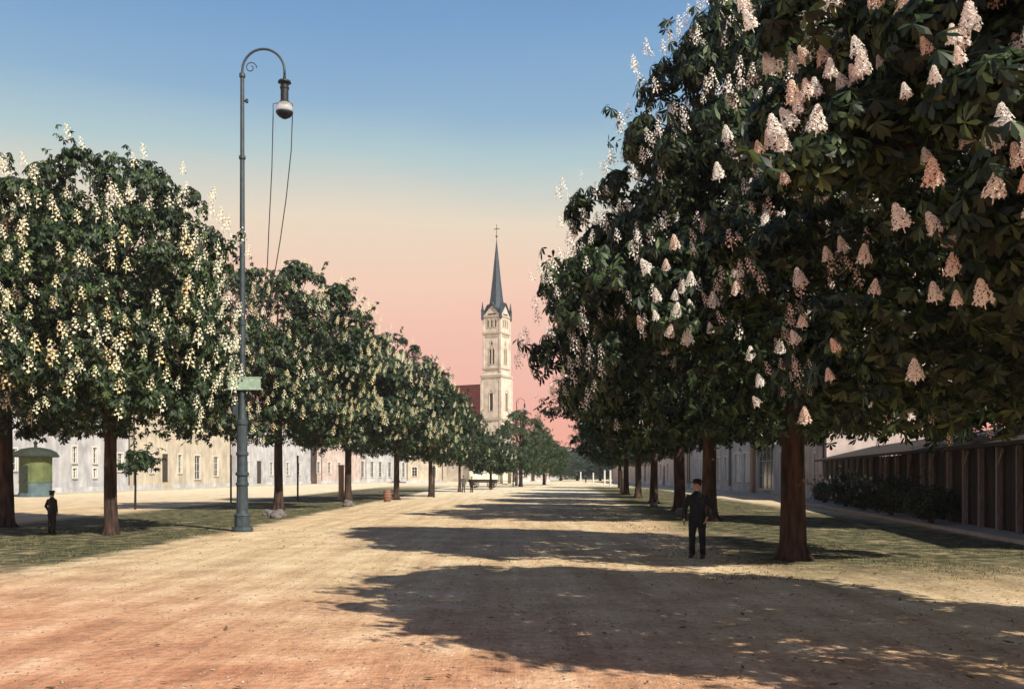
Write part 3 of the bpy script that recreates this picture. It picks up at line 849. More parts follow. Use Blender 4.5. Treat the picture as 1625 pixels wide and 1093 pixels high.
mb = MB(); mb.b2((u0 - .3, -.5, 4.6), (u1 + .5, -.003, 5.0)); mb.build('shop_fascia', 'door_wood', sh)
A, B = (22.5, 75.4), (21.7, 65.4)
rhouse('narrow grey pink house right of the big trunk', A, B, 5.4, 3.5, 9, wins_px(A, B, [1268, 1293], 1.4, 3.4, .8), [(u_on(A, B, 1309) - .5, .2, u_on(A, B, 1309) + .4, 3.1)], wall='pink_plaster')

# dark timber shed with pale posts, right edge
A, B = Vector((21.6, 65.0, 0)), Vector((14.2, 22.0, 0))
L_ = (B - A).length
sh = empty('timber_shed', A, math.atan2(B.y - A.y, B.x - A.x), 'long dark timber shed with pale upright posts at right edge', 'shed')
mb = MB(); nb_ = int(L_ / .22)
rr_ = random.Random(4)
for i in range(nb_):
    mb.box(((i + .5) * L_ / nb_, .05 + rr_.uniform(-.012, .012), 1.4 + rr_.uniform(-.03, .03)), (L_ / nb_ - .02, .03, 2.8))
mb.b2((0, .07, 0), (L_, .2, 2.75))
mb.b2((0, .2, 0), (.1, 6, 2.8)); mb.b2((L_ - .1, .2, 0), (L_, 6, 2.8)); mb.b2((.1, 5.9, 0), (L_ - .1, 6, 2.8))
mb.build('plank_wall', 'old_timber', sh)
for i in range(23):
    x = .3 + i * (L_ - .6) / 22 + (rr_.uniform(-.5, .5) if 0 < i < 22 else 0)
    pw_ = rr_.uniform(.10, .2); mb = MB(); mb.box((x, -.12, 1.38), (pw_, .16, 2.76)); 
    if i % 2 == 0: mb.tube([(x, -.15, 2.1), (x + .5, -.15, 2.7)], .05, 6)
    mb.build('post', 'pale_timber', sh)
mb = MB()
vs = [(-.4, -.7, 2.75), (L_ + .4, -.7, 2.75), (L_ + .4, 3.2, 3.7), (-.4, 3.2, 3.7)]; vs = vs + [(x, y, z + .12) for x, y, z in vs]
F6 = [(0, 1, 2, 3), (4, 5, 6, 7), (0, 1, 5, 4), (1, 2, 6, 5), (2, 3, 7, 6), (3, 0, 4, 7)]
mb.add(vs, F6)
vs = [(-.4, 6.7, 2.72), (L_ + .4, 6.7, 2.72), (L_ + .4, 3.2, 3.7), (-.4, 3.2, 3.7)]; vs = vs + [(x, y, z + .12) for x, y, z in vs]; mb.add(vs, F6)
mb.build('roof', 'old_timber', sh)
for i in range(4):
    x = 3 + i * (L_ - 6) / 3.2
    mb = MB(); mb.b2((x, -.02, .15), (x + 1.3, .025, 2.5)); mb.b2((x + .1, -.05, .5), (x + 1.2, -.02, .65)); mb.b2((x + .1, -.05, 2.0), (x + 1.2, -.02, 2.15)); mb.build('shed_door', 'door_wood', sh)

SG = 'shrubs growing against the timber shed'
for i, (u_, sc_, lb) in enumerate([(6, 1.0, 'small shrub at the far end of the timber shed'), (13.5, 1.25, 'rounded shrub with pink flowers at middle of the timber shed'), (18.5, .9, 'low shrub with pink flowers near side of shed middle'),
                                   (24.5, 1.35, 'bigger leafy shrub against the near part of the timber shed'), (31, 1.1, 'shrub at right edge against the timber shed')]):
    dv = (B - A).normalized(); nv = Vector((dv.y, -dv.x, 0)); p_ = A + dv * u_ + nv * 1.0
    if nv.x > 0: p_ = A + dv * u_ - nv * 1.0
    r_ = empty('shrub', p_, i * 1.1, lb, 'shrub', SG)
    dS = crown_data(200 + i, .85 * sc_, .05, 1.7 * sc_, 34, 26, .17, 5, False, .3, .34, linden_prof, .2)
    link_mesh('foliage', crown_mesh(dS, 'chestnut_leaf'), r_)
    mb = MB()
    for q in range(6):
        a = q * 1.05 + i; mb.tube([(0, 0, -.05), (.25 * sc_ * math.cos(a), .25 * sc_ * math.sin(a), .6 * sc_), (.5 * sc_ * math.cos(a), .5 * sc_ * math.sin(a), 1.2 * sc_)], [.03, .022, .008], 5)
    mb.build('stems', 'bark', r_)
    if 'pink' in lb:
        rq = np.random.default_rng(i)
        for q in rq.choice(len(dS['Pb']), 26, replace=False):
            o = link_mesh('blossom', CANDLE['lo', 'petal_pink'], r_); o.location = dS['Pb'][q]; o.scale = (.2, .2, .2)

# ------------------------------------------------------------------ church
ch = empty('church', (-3.75, 230, 0), math.radians(-28), 'pale stone church with tall slender pointed tower and red nave roof', 'church')
def ring_wall(mb, hw, z0, z1, opsf):
    for k in range(4):
        mb.m = Matrix.Rotation(k * math.pi / 2, 4, 'Z') @ Matrix.Translation((-hw, -hw, 0))
        facade(mb, 2 * hw, z1 - z0, [(a + hw, b, c + hw, d) for a, b, c, d in opsf], .35, 0, z0)
    mb.m = Matrix.Identity(4)
def arch_pane(root, name, a, b, c, d, hw, kmask=(0, 1, 2, 3)):
    for k in kmask:
        w = MB(); w.m = Matrix.Rotation(k * math.pi / 2, 4, 'Z') @ Matrix.Translation((0, -hw, 0))
        w.b2((a + .001, .30, b + .001), (c - .001, .36, d - .001))
        p = w.build(name, 'dark_glass', root)
        w = MB(); w.m = Matrix.Rotation(k * math.pi / 2, 4, 'Z') @ Matrix.Translation((0, -hw, 0))
        n = 8; cx_ = (a + c) / 2; r = (c - a) / 2
        w.b2((a - .12, -.1, b - .15), (c + .12, -.003, b))
        w.b2((a - .14, -.08, b), (a - .01, -.003, d)); w.b2((c + .01, -.08, b), (c + .14, -.003, d))
        pts = [(cx_ + (r + .07) * math.cos(math.pi * q / n), -.045, d + (r + .25) * math.sin(math.pi * q / n)) for q in range(n + 1)]
        w.tube(pts, .08, 6)
        w.build('surround', 'trim_stone', p)
hwL, hwU = 2.75, 2.42
tw = MB()
ops_low = [(-.5, 17.2, .5, 21.4)]
ring_wall(tw, hwL, 0, 25.5, ops_low)
ops_up = [(-.72, 28.4, -.12, 32.0), (.12, 28.4, .72, 32.0), (-.28, 33.0, .28, 33.6), (-1.3, 37.3, -.8, 38.9), (-.25, 37.3, .25, 38.9), (.8, 37.3, 1.3, 38.9)]
ring_wall(tw, hwU, 25.5, 40.0, ops_up)
# gables over each face
for k in range(4):
    tw.m = Matrix.Rotation(k * math.pi / 2, 4, 'Z') @ Matrix.Translation((0, -hwU, 0))
    tw.add([(-hwU, 0, 40), (hwU, 0, 40), (0, 0, 42.6), (-hwU, .4, 40), (hwU, .4, 40), (0, .4, 42.6)], [(0, 1, 2), (3, 5, 4), (0, 2, 5, 3), (1, 4, 5, 2)])
tw.m = Matrix.Identity(4)
# shoulder between lower and upper stage
tw.add([(-hwL, -hwL, 25.5), (hwL, -hwL, 25.5), (hwL, hwL, 25.5), (-hwL, hwL, 25.5), (-hwU, -hwU, 26.3), (hwU, -hwU, 26.3), (hwU, hwU, 26.3), (-hwU, hwU, 26.3)],
       [(0, 1, 5, 4), (1, 2, 6, 5), (2, 3, 7, 6), (3, 0, 4, 7)])
tower = tw.build('tower', 'tower_stone', ch)
for hw, z, t in ((hwL, 14.9, .5), (hwL, 25.2, .55), (hwU, 27.2, .3), (hwU, 35.7, .4), (hwU, 39.8, .35)):
    mb = MB(); e = hw + .22
    for s in (-1, 1):
        mb.b2((-e, s * hw + s * .004, z), (e, s * e, z + t)); mb.b2((s * hw + s * .004, -hw, z), (s * e, hw, z + t))
    mb.build('string_course', 'trim_stone', tower)
mb = MB()
for sx in (-1, 1):
    for sy in (-1, 1):
        mb.b2((sx * (hwL - .45), sy * (hwL - .45), 0), (sx * (hwL + .14), sy * (hwL + .14), 24.6))
        mb.b2((sx * (hwU - .38), sy * (hwU - .38), 26.4), (sx * (hwU + .12), sy * (hwU + .12), 39.7))
mb.build('corner_pier', 'tower_stone', tower)
mb = MB()
for k in range(4):
    mb.m = Matrix.Rotation(k * math.pi / 2, 4, 'Z') @ Matrix.Translation((0, -hwU, 0))
    for q in range(9): mb.b2((-1.75 + q * .42, -.13, 34.9), (-1.55 + q * .42, -.003, 35.5))
mb.m = Matrix.Identity(4); mb.build('frieze', 'trim_stone', tower)
for o_ in ops_low: arch_pane(tower, 'tall_window', *o_, hwL)
for o_ in ops_up[:2]: arch_pane(tower, 'belfry_window', *o_, hwU)
arch_pane(tower, 'round_opening', *ops_up[2], hwU)
for o_ in ops_up[3:]: arch_pane(tower, 'small_window', *o_, hwU)
mb = MB()
mb.lathe([(2.75, 40.3), (1.95, 42.2), (1.55, 44.6), (1.05, 49), (.55, 54), (.12, 58.2), (.05, 59)], 8, ph=math.pi / 8)
for k in range(4):   # gable roofs running into the spire
    mb.m = Matrix.Rotation(k * math.pi / 2, 4, 'Z')
    mb.add([(-2.62, -2.72, 39.9), (0, -2.72, 42.95), (2.62, -2.72, 39.9), (-1.2, 0, 42.2), (0, 0, 44.0), (1.2, 0, 42.2), (-2.62, -2.72, 40.15), (0, -2.72, 43.2), (2.62, -2.72, 40.15)],
           [(6, 7, 4, 3), (7, 8, 5, 4), (0, 1, 7, 6), (1, 2, 8, 7)])
mb.m = Matrix.Identity(4)
spire = mb.build('spire', 'slate', tower)
for sx in (-1, 1):
    for sy in (-1, 1):
        mb = MB(); mb.lathe([(.36, 39.2), (.36, 41.3), (.48, 41.4), (.3, 41.7), (.04, 43.6)], 8, (sx * 2.5, sy * 2.5, 0)); mb.build('pinnacle', 'slate', tower)
mb = MB(); mb.tube([(0, 0, 58.6), (0, 0, 62.6)], .07, 6); mb.lathe([(.02, 0), (.3, .2), (.3, .35), (.02, .55)], 10, (0, 0, 59.4)); mb.b2((-.75, -.06, 61.4), (.75, .06, 61.55)); mb.build('cross', 'dark_iron', spire)
# nave runs left from the tower
mb = MB(); nl_, nd, nh, nr = 34.0, 11.0, 14.0, 24.2
ops_n = [(3 + i * 4.6, 4.5, 4.4 + i * 4.6, 11) for i in range(6)]
mb.m = Matrix.Translation((-hwL - .15 - nl_, -.5, 0))
facade(mb, nl_, nh, ops_n, .4)
for x in (0, nl_): mb.add([(x, 0, 0), (x, nd, 0), (x, nd, nh), (x, nd / 2, nr), (x, 0, nh)], [(0, 1, 2, 3, 4)])
mb.add([(0, nd, 0), (nl_, nd, 0), (nl_, nd, nh), (0, nd, nh)], [(0, 1, 2, 3)])
nave = mb.build('nave', 'tower_stone', ch)
mb = MB(); mb.m = Matrix.Translation((-hwL - .15 - nl_, -.5, 0))
for yy, zz in ((-.5, nh - .8), (nd + .5, nh - .8)):
    vs = [(-.4, yy, zz), (nl_, yy, zz), (nl_, nd / 2, nr + .05), (-.4, nd / 2, nr + .05)]; vs = vs + [(x, y, z + .25) for x, y, z in vs]; mb.add(vs, F6)
mb.build('nave_roof', 'red_tile', nave)
for a, b, c, d in ops_n:
    w = MB(); w.m = Matrix.Translation((-hwL - .15 - nl_, -.5, 0)); w.b2((a, .34, b), (c, .39, d)); w.build('nave_window', 'dark_glass', nave)

# ------------------------------------------------------------------ arc lamp mast
def mast(label):
    r = empty('lamp_mast', (0, 0, 0), 0, label, 'street lamp', 'tall crook arc lamps')
    mb = MB(); mb.lathe([(.36, 0), (.36, .09), (.33, .12), (.33, .17)], 8, ph=math.pi / 8); mb.lathe([(.26, .17), (.26, .50), (.29, .53), (.24, .6)], 8, ph=math.pi / 8); mb.build('base', 'iron', r, bevel=.01)
    mb = MB()
    prof = [(.2, .6), (.185, .7), (.175, 1.5), (.21, 1.53), (.21, 1.6), (.18, 1.64), (.17, 1.84), (.22, 1.86), (.22, 1.94), (.17, 1.98), (.165, 2.5), (.205, 2.53), (.205, 2.6), (.16, 2.65),
            (.155, 3.5), (.19, 3.55), (.19, 3.65), (.145, 3.7), (.12, 3.95), (.10, 4.4)]
    mb.lathe(prof, 20)
    for k in range(12):     # flutes
        a = 2 * math.pi * k / 12
        mb.tube([(.178 * math.cos(a), .178 * math.sin(a), .72), (.172 * math.cos(a), .172 * math.sin(a), 1.5)], .016, 5)
        mb.tube([(.155 * math.cos(a), .155 * math.sin(a), 2.68), (.152 * math.cos(a), .152 * math.sin(a), 3.5)], .014, 5)
    mb.build('column', 'iron', r)
    mb = MB()
    prof = [(.10, 4.4), (.10, 6.8), (.12, 6.83), (.12, 6.9), (.095, 6.93), (.09, 9.75), (.125, 9.78), (.125, 9.86), (.082, 9.9), (.076, 12.3), (.11, 12.33), (.11, 12.42), (.07, 12.45), (.065, 15.0), (.1, 15.04), (.1, 15.14), (.05, 15.2)]
    mb.lathe(prof, 14); mb.build('pole', 'iron', r)
    mb = MB(); mb.tube([(.06, 0, 14.25), (.16, 0, 14.25)], .035, 8); mb.lathe([(.05, 0), (.05, .12)], 8, (.15, 0, 14.19)); mb.build('pulley', 'dark_iron', r)
    pts = [(0, 0, 15.1)] + [(.7 - .7 * math.cos(t), 0, 15.25 + .72 * math.sin(t)) for t in [math.pi * q / 14 for q in range(15)]] + [(1.4, 0, 15.1)]
    mb = MB(); mb.tube(pts, .042, 8)
    sp_ = [(.28 + .2 * math.cos(t) * (1 - q / 24), 0, 15.35 + .2 * math.sin(t) * (1 - q / 24)) for q, t in [(q, 2 * math.pi * q / 14) for q in range(18)]]
    mb.tube(sp_, .018, 6)
    mb.build('crook_arm', 'iron', r, True)
    l = MB(); l.lathe([(.02, .36), (.05, .3), (.05, .22), (.2, .16), (.22, .1), (.13, .07), (.13, -.02), (.15, -.04), (.15, -.1), (.13, -.12), (.13, -.5), (.17, -.53), (.17, -.6)], 18, (1.4, 0, 14.75))
    lm = l.build('lamp_housing', 'dark_iron', r)
    l = MB(); l.lathe([(.10, .26), (.2, .22), (.275, .1), (.29, 0), (.27, -.09)], 22, (1.4, 0, 13.95)); l.build('globe', 'lamp_glass', lm, True)
    l = MB(); l.lathe([(.285, -.07), (.275, -.12), (.2, -.21), (.08, -.28), (.01, -.3)], 22, (1.4, 0, 13.95)); l.build('ash_pan', 'dark_iron', lm, True)
    for (pts) in ([(1.02, 0, 13.75), (.98, 0, 12), (.88, 0, 10.0), (.83, 0, 8.8), (.5, 0, 6.6), (.1, -.08, 4.4)],
                  [(1.66, 0, 13.75), (1.62, 0, 12.6), (1.45, 0, 11), (1.25, 0, 9.6), (1.1, 0, 8.7), (.6, 0, 6.3), (.12, -.05, 4.25)]):
        mb = MB(); mb.tube(pts, .017, 5); mb.build('cable', 'dark_iron', r, True)
    for px_, x in (('', 1.02), ('', 1.66)):
        mb = MB(); mb.tube([(1.4 + (x - 1.4) * .45, 0, 14.2), (x, 0, 14.15), (x, 0, 13.75)], .014, 5); mb.build('cable_guide', 'dark_iron', r)
    mb = MB(); mb.b2((-.62, -.16, 4.72), (.64, -.12, 5.06)); mb.b2((-.66, -.17, 4.68), (.68, -.11, 4.72)); mb.b2((-.66, -.17, 5.06), (.68, -.11, 5.10))
    mb.build('cross_plate', 'plate_green', r)
    mb = MB(); mb.b2((-.05, -.119, 4.8), (.05, -.08, 5.0)); mb.tube([(-.6, -.06, 4.9), (.62, -.06, 4.9)], .03, 6); mb.build('plate_bracket', 'iron', r)
    mb = MB(); mb.b2((-.3, -.1, 3.85), (-.13, .06, 4.25)); mb.lathe([(.06, 0), (.06, .1)], 10, (-.21, 0, 4.25)); mb.tube([(-.13, 0, 4.05), (0, 0, 4.05)], .03, 6); mb.build('winch_box', 'iron', r, bevel=.01)
    return r
m1 = mast('tall blue green iron lamp mast with hanging globe among the left chestnuts')
x_, y_ = gp(384, 843); m1.location = (x_, y_, 0)
m2 = copy_tree(m1); m2.location = (.75, 156, 0); m2.scale = (.95, .95, .9)
m2['label'] = 'far crook lamp rising above the round green tree beside the church'

# ------------------------------------------------------------------ people
def skin_obj(name, pts, edges, rad, m, parent, root=0, sub=1):
    me = bpy.data.meshes.new(name); me.from_pydata(pts, edges, [])
    o = bpy.data.objects.new(name, me); COL.objects.link(o); o.parent = parent
    md = o.modifiers.new('skin', 'SKIN'); md.use_smooth_shade = True
    for v, r in zip(me.skin_vertices[0].data, rad): v.radius = r if hasattr(r, '__len__') else (r, r); v.use_root = False
    me.skin_vertices[0].data[root].use_root = True
    s = o.modifiers.new('sub', 'SUBSURF'); s.levels = sub; s.render_levels = sub
    me.materials.append(MATS[m])
    return o

def person(label, x, y, rz, h, coat, legs, hat, arms, stride=.11, full=True, hem=.74, group=None):
    r = empty('person', (x, y, 0), rz, label, 'person', group)
    k = h / 1.76; r.scale = (k, k, k)
    P = []; E = []; R_ = []
    def v(p, rad, par=None):
        P.append(p); R_.append(rad)
        if par is not None: E.append((par, len(P) - 1))
        return len(P) - 1
    pel = v((0, 0, .96), (.14, .10)); sp = v((0, 0, 1.15), (.13, .09), pel); chs = v((0, 0, 1.33), (.13, .085), sp)
    nb_ = v((0, .01, 1.46), .065, chs); nk = v((0, 0, 1.52), .055, nb_)
    hd = v((0, -.01, 1.58), (.062, .07), nk); hc = v((0, -.005, 1.66), (.075, .092), hd); ht = v((0, .0, 1.72), (.06, .075), hc)
    v((0, -.115, 1.625), .014, hc)                      # nose
    for s in (-1, 1): v((s * .085, .01, 1.625), .016, hc)   # ears
    hands = []
    for s in (-1, 1):
        el, wr = arms[0 if s < 0 else 1]
        sh_ = v((s * .172, 0, 1.385), .044, chs)
        e_ = v(el, .043, sh_); w_ = v(wr, .03, e_)
        d = (Vector(wr) - Vector(el)).normalized()
        side = Vector((0, -1, 0)) - d * Vector((0, -1, 0)).dot(d); side.normalize()
        pc = Vector(wr) + d * .06
        pm = v(tuple(pc), (.034, .02), w_)
        if full:
            for q, (off_, ln) in enumerate(((-.027, .060), (-.009, .075), (.009, .080), (.027, .070))):
                a_ = pc + d * .035 + side * off_
                b_ = a_ + d * ln * .55 - side * 0 + Vector((-s * .010, 0, 0)); c_ = b_ + d * ln * .4 + Vector((-s * .016, 0, 0))
                f1 = v(tuple(a_), .0095, pm); f2 = v(tuple(b_), .0085, f1); v(tuple(c_), .007, f2)
            t1 = v(tuple(pc - d * .02 + side * .04), .011, pm); v(tuple(pc + d * .02 + side * .058), .009, t1)
    for s in (-1, 1):
        hp = v((s * .095, 0, .90), .082, pel); kn = v((s * (stride * .9), -.01, .50), .056, hp); an = v((s * stride, .02, .09), .036, kn)
        v((s * stride * 1.15, -.12, .035), .03, an)
    body = skin_obj('body', P, E, R_, 'skin', r, pel)
    # hair
    mb = MB(); mb.loft([(0, .025, 1.60, .080, .075), (0, .02, 1.66, .088, .092), (0, .01, 1.71, .086, .098), (0, .01, 1.755, .055, .065), (0, .01, 1.768, .015, .02)], 14); mb.build('hair', 'hair', r, True)
    # jacket
    mb = MB()
    mb.loft([(0, 0, hem, .200, .145), (0, 0, hem + .004, .206, .150), (0, 0, .9, .192, .135), (0, 0, 1.06, .168, .118), (0, -.005, 1.2, .182, .125), (0, -.005, 1.32, .200, .128), (0, 0, 1.40, .198, .112), (0, .005, 1.45, .14, .092), (0, .005, 1.49, .080, .075), (0, .005, 1.52, .068, .068)], 20)
    for s in (-1, 1):
        el, wr = arms[0 if s < 0 else 1]
        el, wr = Vector(el), Vector(wr); sh0 = Vector((s * .165, 0, 1.405)); 
        mb.tube([sh0, sh0.lerp(el, .25), sh0.lerp(el, .7), el, el.lerp(wr, .5), el.lerp(wr, .96)], [.075, .078, .066, .060, .054, .046], 12)
    mb.tube([(-.05, -.115, 1.24), (-.055, -.118, 1.4), (-.02, -.075, 1.5)], .014, 6); mb.tube([(.05, -.115, 1.24), (.055, -.118, 1.4), (.02, -.075, 1.5)], .014, 6)
    jk = mb.build('jacket', coat, r, True)
    if full:
        for q in range(3):
            mb = MB(); mb.tube([(0.0, -.134, 1.2 - q * .11), (0.0, -.14, 1.2 - q * .11)], .011, 8); mb.build('button', 'leather', jk)
    mb = MB()
    for s in (-1, 1):
        mb.tube([(s * .09, 0, .96), (s * .095, 0, .86), (s * stride * .93, -.008, .52), (s * stride * .97, .005, .3), (s * stride, .015, .08)], [.112, .105, .078, .070, .066], 14)
    mb.build('trousers', legs, r, True)
    for s in (-1, 1):
        mb = MB(); mb.loft([(s * stride * 1.06, -.035, 0, .045, .13), (s * stride * 1.06, -.035, .03, .046, .132), (s * stride * 1.04, -.02, .07, .042, .10), (s * stride, .015, .11, .042, .05)], 14); mb.build('shoe', 'leather', r, True)
    if hat == 'brim':
        mb = MB(); mb.loft([(0, 0, 1.705, .155, .170), (0, 0, 1.715, .158, .174), (0, 0, 1.722, .150, .165), (0, 0, 1.726, .098, .108), (0, 0, 1.765, .094, .104), (0, .0, 1.79, .078, .09), (0, 0, 1.80, .03, .03)], 18); mb.build('hat', coat, r, True)
    elif hat == 'cap':
        mb = MB(); mb.loft([(0, 0, 1.70, .092, .102), (0, 0, 1.735, .096, .108), (0, .005, 1.76, .120, .128), (0, .005, 1.785, .105, .115), (0, .005, 1.79, .04, .04)], 16)
        mb.loft([(0, -.125, 1.695, .065, .045), (0, -.12, 1.708, .07, .05)], 12); mb.build('cap', coat, r, True)
    return r

x_, y_ = gp(1106, 885)
man = person('standing person in dark coat and brimmed hat in the tree shade', x_, y_, math.radians(-28), 1.76, 'navy_cloth', 'navy_cloth', 'brim',
       [((-.30, .03, 1.13), (-.30, -.02, .88)), ((.31, .05, 1.16), (.245, -.05, .93))], .125, True, .70)
x_, y_ = gp(82, 847)
person('standing person in brown jacket and cap on the far left sand', x_, y_, math.radians(155), 1.36, 'brown_cloth', 'brown_cloth', 'cap',
       [((-.30, .05, 1.14), (-.225, -.05, .92)), ((.30, .05, 1.14), (.225, -.05, .92))], .12, True, .76)
for (px_, py_, hh, cl, lb, rot) in [(735, 781, 1.75, 'grey_cloth', 'distant person in grey left of the covered cart', 20), (748, 781, 1.6, 'brown_cloth', 'distant person in brown close to the covered cart', -30),
                           (818, 771, 1.75, 'brown_cloth', 'distant person in brown right of the market stall', 60), (855, 764, 1.7, 'navy_cloth', 'farther of two dark small figures near the street end', 0), (866, 764.5, 1.7, 'grey_cloth', 'grey clad small figure near the street end', 90),
                           (929, 766, 1.75, 'navy_cloth', 'distant dark figure in front of the far trees', 10)]:
    x_, y_ = gp(px_, py_)
    person(lb, x_, y_, math.radians(rot), hh, cl, cl, 'brim' if px_ % 2 else 'cap', [((-.26, .03, 1.12), (-.27, -.02, .87)), ((.26, .03, 1.12), (.27, -.02, .87))], .11, False)

# ------------------------------------------------------------------ small things
# green kiosk with overhanging domed roof
x_, y_ = gp(56, 788)
k_ = empty('kiosk', (x_, y_, 0), .2, 'green round kiosk with dark overhanging roof behind the person in brown', 'kiosk')
mb = MB(); mb.lathe([(1.32, 0), (1.32, .35), (1.25, .38), (1.25, 1.2)], 24); mb.build('lower_wall', 'kiosk_blue', k_)
mb = MB(); mb.lathe([(1.25, 1.2), (1.3, 1.22), (1.3, 1.3), (1.24, 1.33), (1.24, 3.35)], 24)
for q in range(8):
    a = q * math.pi / 4; mb.tube([(1.26 * math.cos(a), 1.26 * math.sin(a), 1.3), (1.26 * math.cos(a), 1.26 * math.sin(a), 3.35)], .05, 6)
mb.build('upper_wall', 'kiosk_green', k_)
mb = MB(); mb.lathe([(1.3, 3.3), (1.78, 3.32), (1.82, 3.42), (1.6, 3.75), (1.1, 4.0), (.5, 4.12), (.12, 4.16), (.12, 4.4), (.2, 4.5), (.02, 4.75)], 24); mb.build('roof', 'kiosk_roof', k_)
mb = MB(); a = -math.pi / 2 - .5; mb.m = Matrix.Rotation(a, 4, 'Z'); mb.b2((1.235, -.4, .38), (1.32, .4, 2.6)); dr = mb.build('door', 'kiosk_roof', k_)
mb = MB(); mb.m = Matrix.Rotation(a, 4, 'Z'); mb.b2((1.325, .25, 1.35), (1.37, .3, 1.5)); mb.build('handle', 'dark_iron', dr)

def stone(label, x, y, sx, sy, sz, seed, group='stones at the trunk feet'):
    bm = bmesh.new(); bmesh.ops.create_icosphere(bm, subdivisions=3, radius=1); rd = random.Random(seed)
    from mathutils import noise as nz
    for v in bm.verts:
        n = nz.noise(v.co * 1.3 + Vector((seed, 0, 0))) * .35 + nz.noise(v.co * 4 + Vector((seed, 3, 0))) * .08
        v.co = Vector((v.co.x * sx * (1 + n), v.co.y * sy * (1 + n), v.co.z * sz * (1 + n) + sz * .55))
    me = bpy.data.meshes.new('stone'); bm.to_mesh(me); bm.free(); me.materials.append(MATS['boulder'])
    o = link_mesh('stone', me); o.location = (x, y, 0); tag(o, label, 'stone', group); return o
for (px_, py_, s_, lb) in [(440, 822, .34, 'grey stone at foot of chestnut right of the lamp mast'), (552, 803, .32, 'grey stone at foot of chestnut by the pinkish post'), (426, 818, .25, 'smaller grey stone left of another stone by the lamp mast'),
                           (1080, 818, .3, 'pale stone at foot of leaning right trunk'), (1037, 803, .22, 'pale stone at foot of third right trunk from the man')]:
    x_, y_ = gp(px_, py_); stone(lb, x_, y_, s_, s_ * .8, s_ * .75, px_)
# posts
def post(label, px_, py_, h_, w_, m_, group):
    x_, y_ = gp(px_, py_); mb = MB()
    mb.lathe([(w_ / 2, -.1), (w_ / 2, h_ - .12), (w_ * .62, h_ - .1), (w_ * .62, h_ - .03), (w_ * .2, h_)], 8)
    o = mb.build('post', m_); o.location = (x_, y_, 0); tag(o, label, 'post', group); return o
post('pinkish wooden post beside the third left trunk', 541, 792, 2.6, .42, 'pink_post', 'wooden posts')
post('thin dark post beside the slim trunk left of the church', 688, 789, 2.6, .16, 'old_timber', 'wooden posts')
post('thin tall pole right of the lamp mast', 472, 795, 3.2, .13, 'old_timber', 'wooden posts')
post('thin tall pole close behind the lamp mast', 366, 797, 3.2, .13, 'old_timber', 'wooden posts')
post('pale pinkish post beside the last dark right trunk', 985, 785, 2.2, .26, 'pink_post', 'wooden posts')
for px_, py_, h_, lb in [(921, 765, 2.4, 'leftmost white post at the street end'), (941, 766, 2.2, 'second white post at the street end from left'), (959, 769, 2.6, 'third white post at the street end from left'), (968, 772, 2.5, 'fourth white post at the street end from left'), (990, 785, 1.5, 'short white post closest to the last dark right trunk')]:
    post(lb, px_, py_, h_, .3, 'frame_paint', 'white posts by the right row')
# keg
x_, y_ = gp(614, 796)
k_ = empty('barrel', (x_, y_, 0), 0, 'small reddish barrel standing left of the fourth left trunk', 'barrel')
mb = MB(); mb.lathe([(.22, 0), (.27, .2), (.29, .4), (.27, .6), (.22, .8), (.2, .8), (.2, .76)], 16); mb.build('staves', 'barrel_wood', k_)
for z in (.12, .3, .5, .68):
    mb = MB(); rr = float(np.interp(z, [0, .2, .4, .6, .8], [.22, .27, .29, .27, .22])); mb.lathe([(rr + .004, z - .02), (rr + .012, z), (rr + .004, z + .02)], 16); mb.build('hoop', 'dark_iron', k_)

def wheel(root, c, r):
    w = MB(); n = 20
    pts = [(c[0] + r * math.cos(2 * math.pi * q / n), c[1], c[2] + r * math.sin(2 * math.pi * q / n)) for q in range(n + 1)]
    w.tube(pts, .05, 6, caps=False); w.tube([(c[0], c[1] - .12, c[2]), (c[0], c[1] + .12, c[2])], .1, 8)
    for q in range(10):
        a = 2 * math.pi * q / 10; w.tube([c, (c[0] + r * math.cos(a), c[1], c[2] + r * math.sin(a))], .028, 5)
    w.build('wheel', 'old_timber', root)
x_, y_ = gp(766, 774)
ct = empty('covered_cart', (x_, y_, 0), .15, 'cart with pale canvas cover in front of the small flowering tree', 'cart')
mb = MB(); mb.b2((-1.9, -.8, .75), (1.9, .8, .85)); mb.b2((-1.9, -.84, .85), (1.9, -.78, 1.25)); mb.b2((-1.9, .78, .85), (1.9, .84, 1.25)); mb.tube([(1.9, 0, .7), (3.4, 0, .5)], .05, 6); mb.build('wagon_bed', 'old_timber', ct)
mb = MB(); n = 12
vs = []
for i in range(7):
    x = -1.95 + i * .65
    for q in range(n + 1):
        t = math.pi * q / n; s = 1.0 + (.0 if i % 2 else .04); vs.append((x, -.92 * math.cos(t) * s, 1.2 + 1.15 * math.sin(t) ** .8 * s))
fs = [(i * (n + 1) + q, i * (n + 1) + q + 1, (i + 1) * (n + 1) + q + 1, (i + 1) * (n + 1) + q) for i in range(6) for q in range(n)] + [tuple(range(n + 1)), tuple(6 * (n + 1) + q for q in range(n, -1, -1))]
mb.add(vs, fs); mb.build('canvas_cover', 'canvas', ct, True)
for a in (-1.2, 1.2):
    for b in (-.95, .95): wheel(ct, (a, b, .55), .52)
x_, y_ = gp(798, 772)
st_ = empty('market_stall', (x_, y_, 0), -.1, 'market stall with pale cloth panels right of the covered cart', 'stall')
mb = MB(); mb.b2((-1.6, -.5, .85), (1.6, .5, .92)); mb.build('table_top', 'old_timber', st_)
for a in (-1.5, 1.5):
    for b in (-.45, .45):
        mb = MB(); mb.b2((a - .04, b - .04, 0), (a + .04, b + .04, 2.35)); mb.build('leg', 'old_timber', st_)
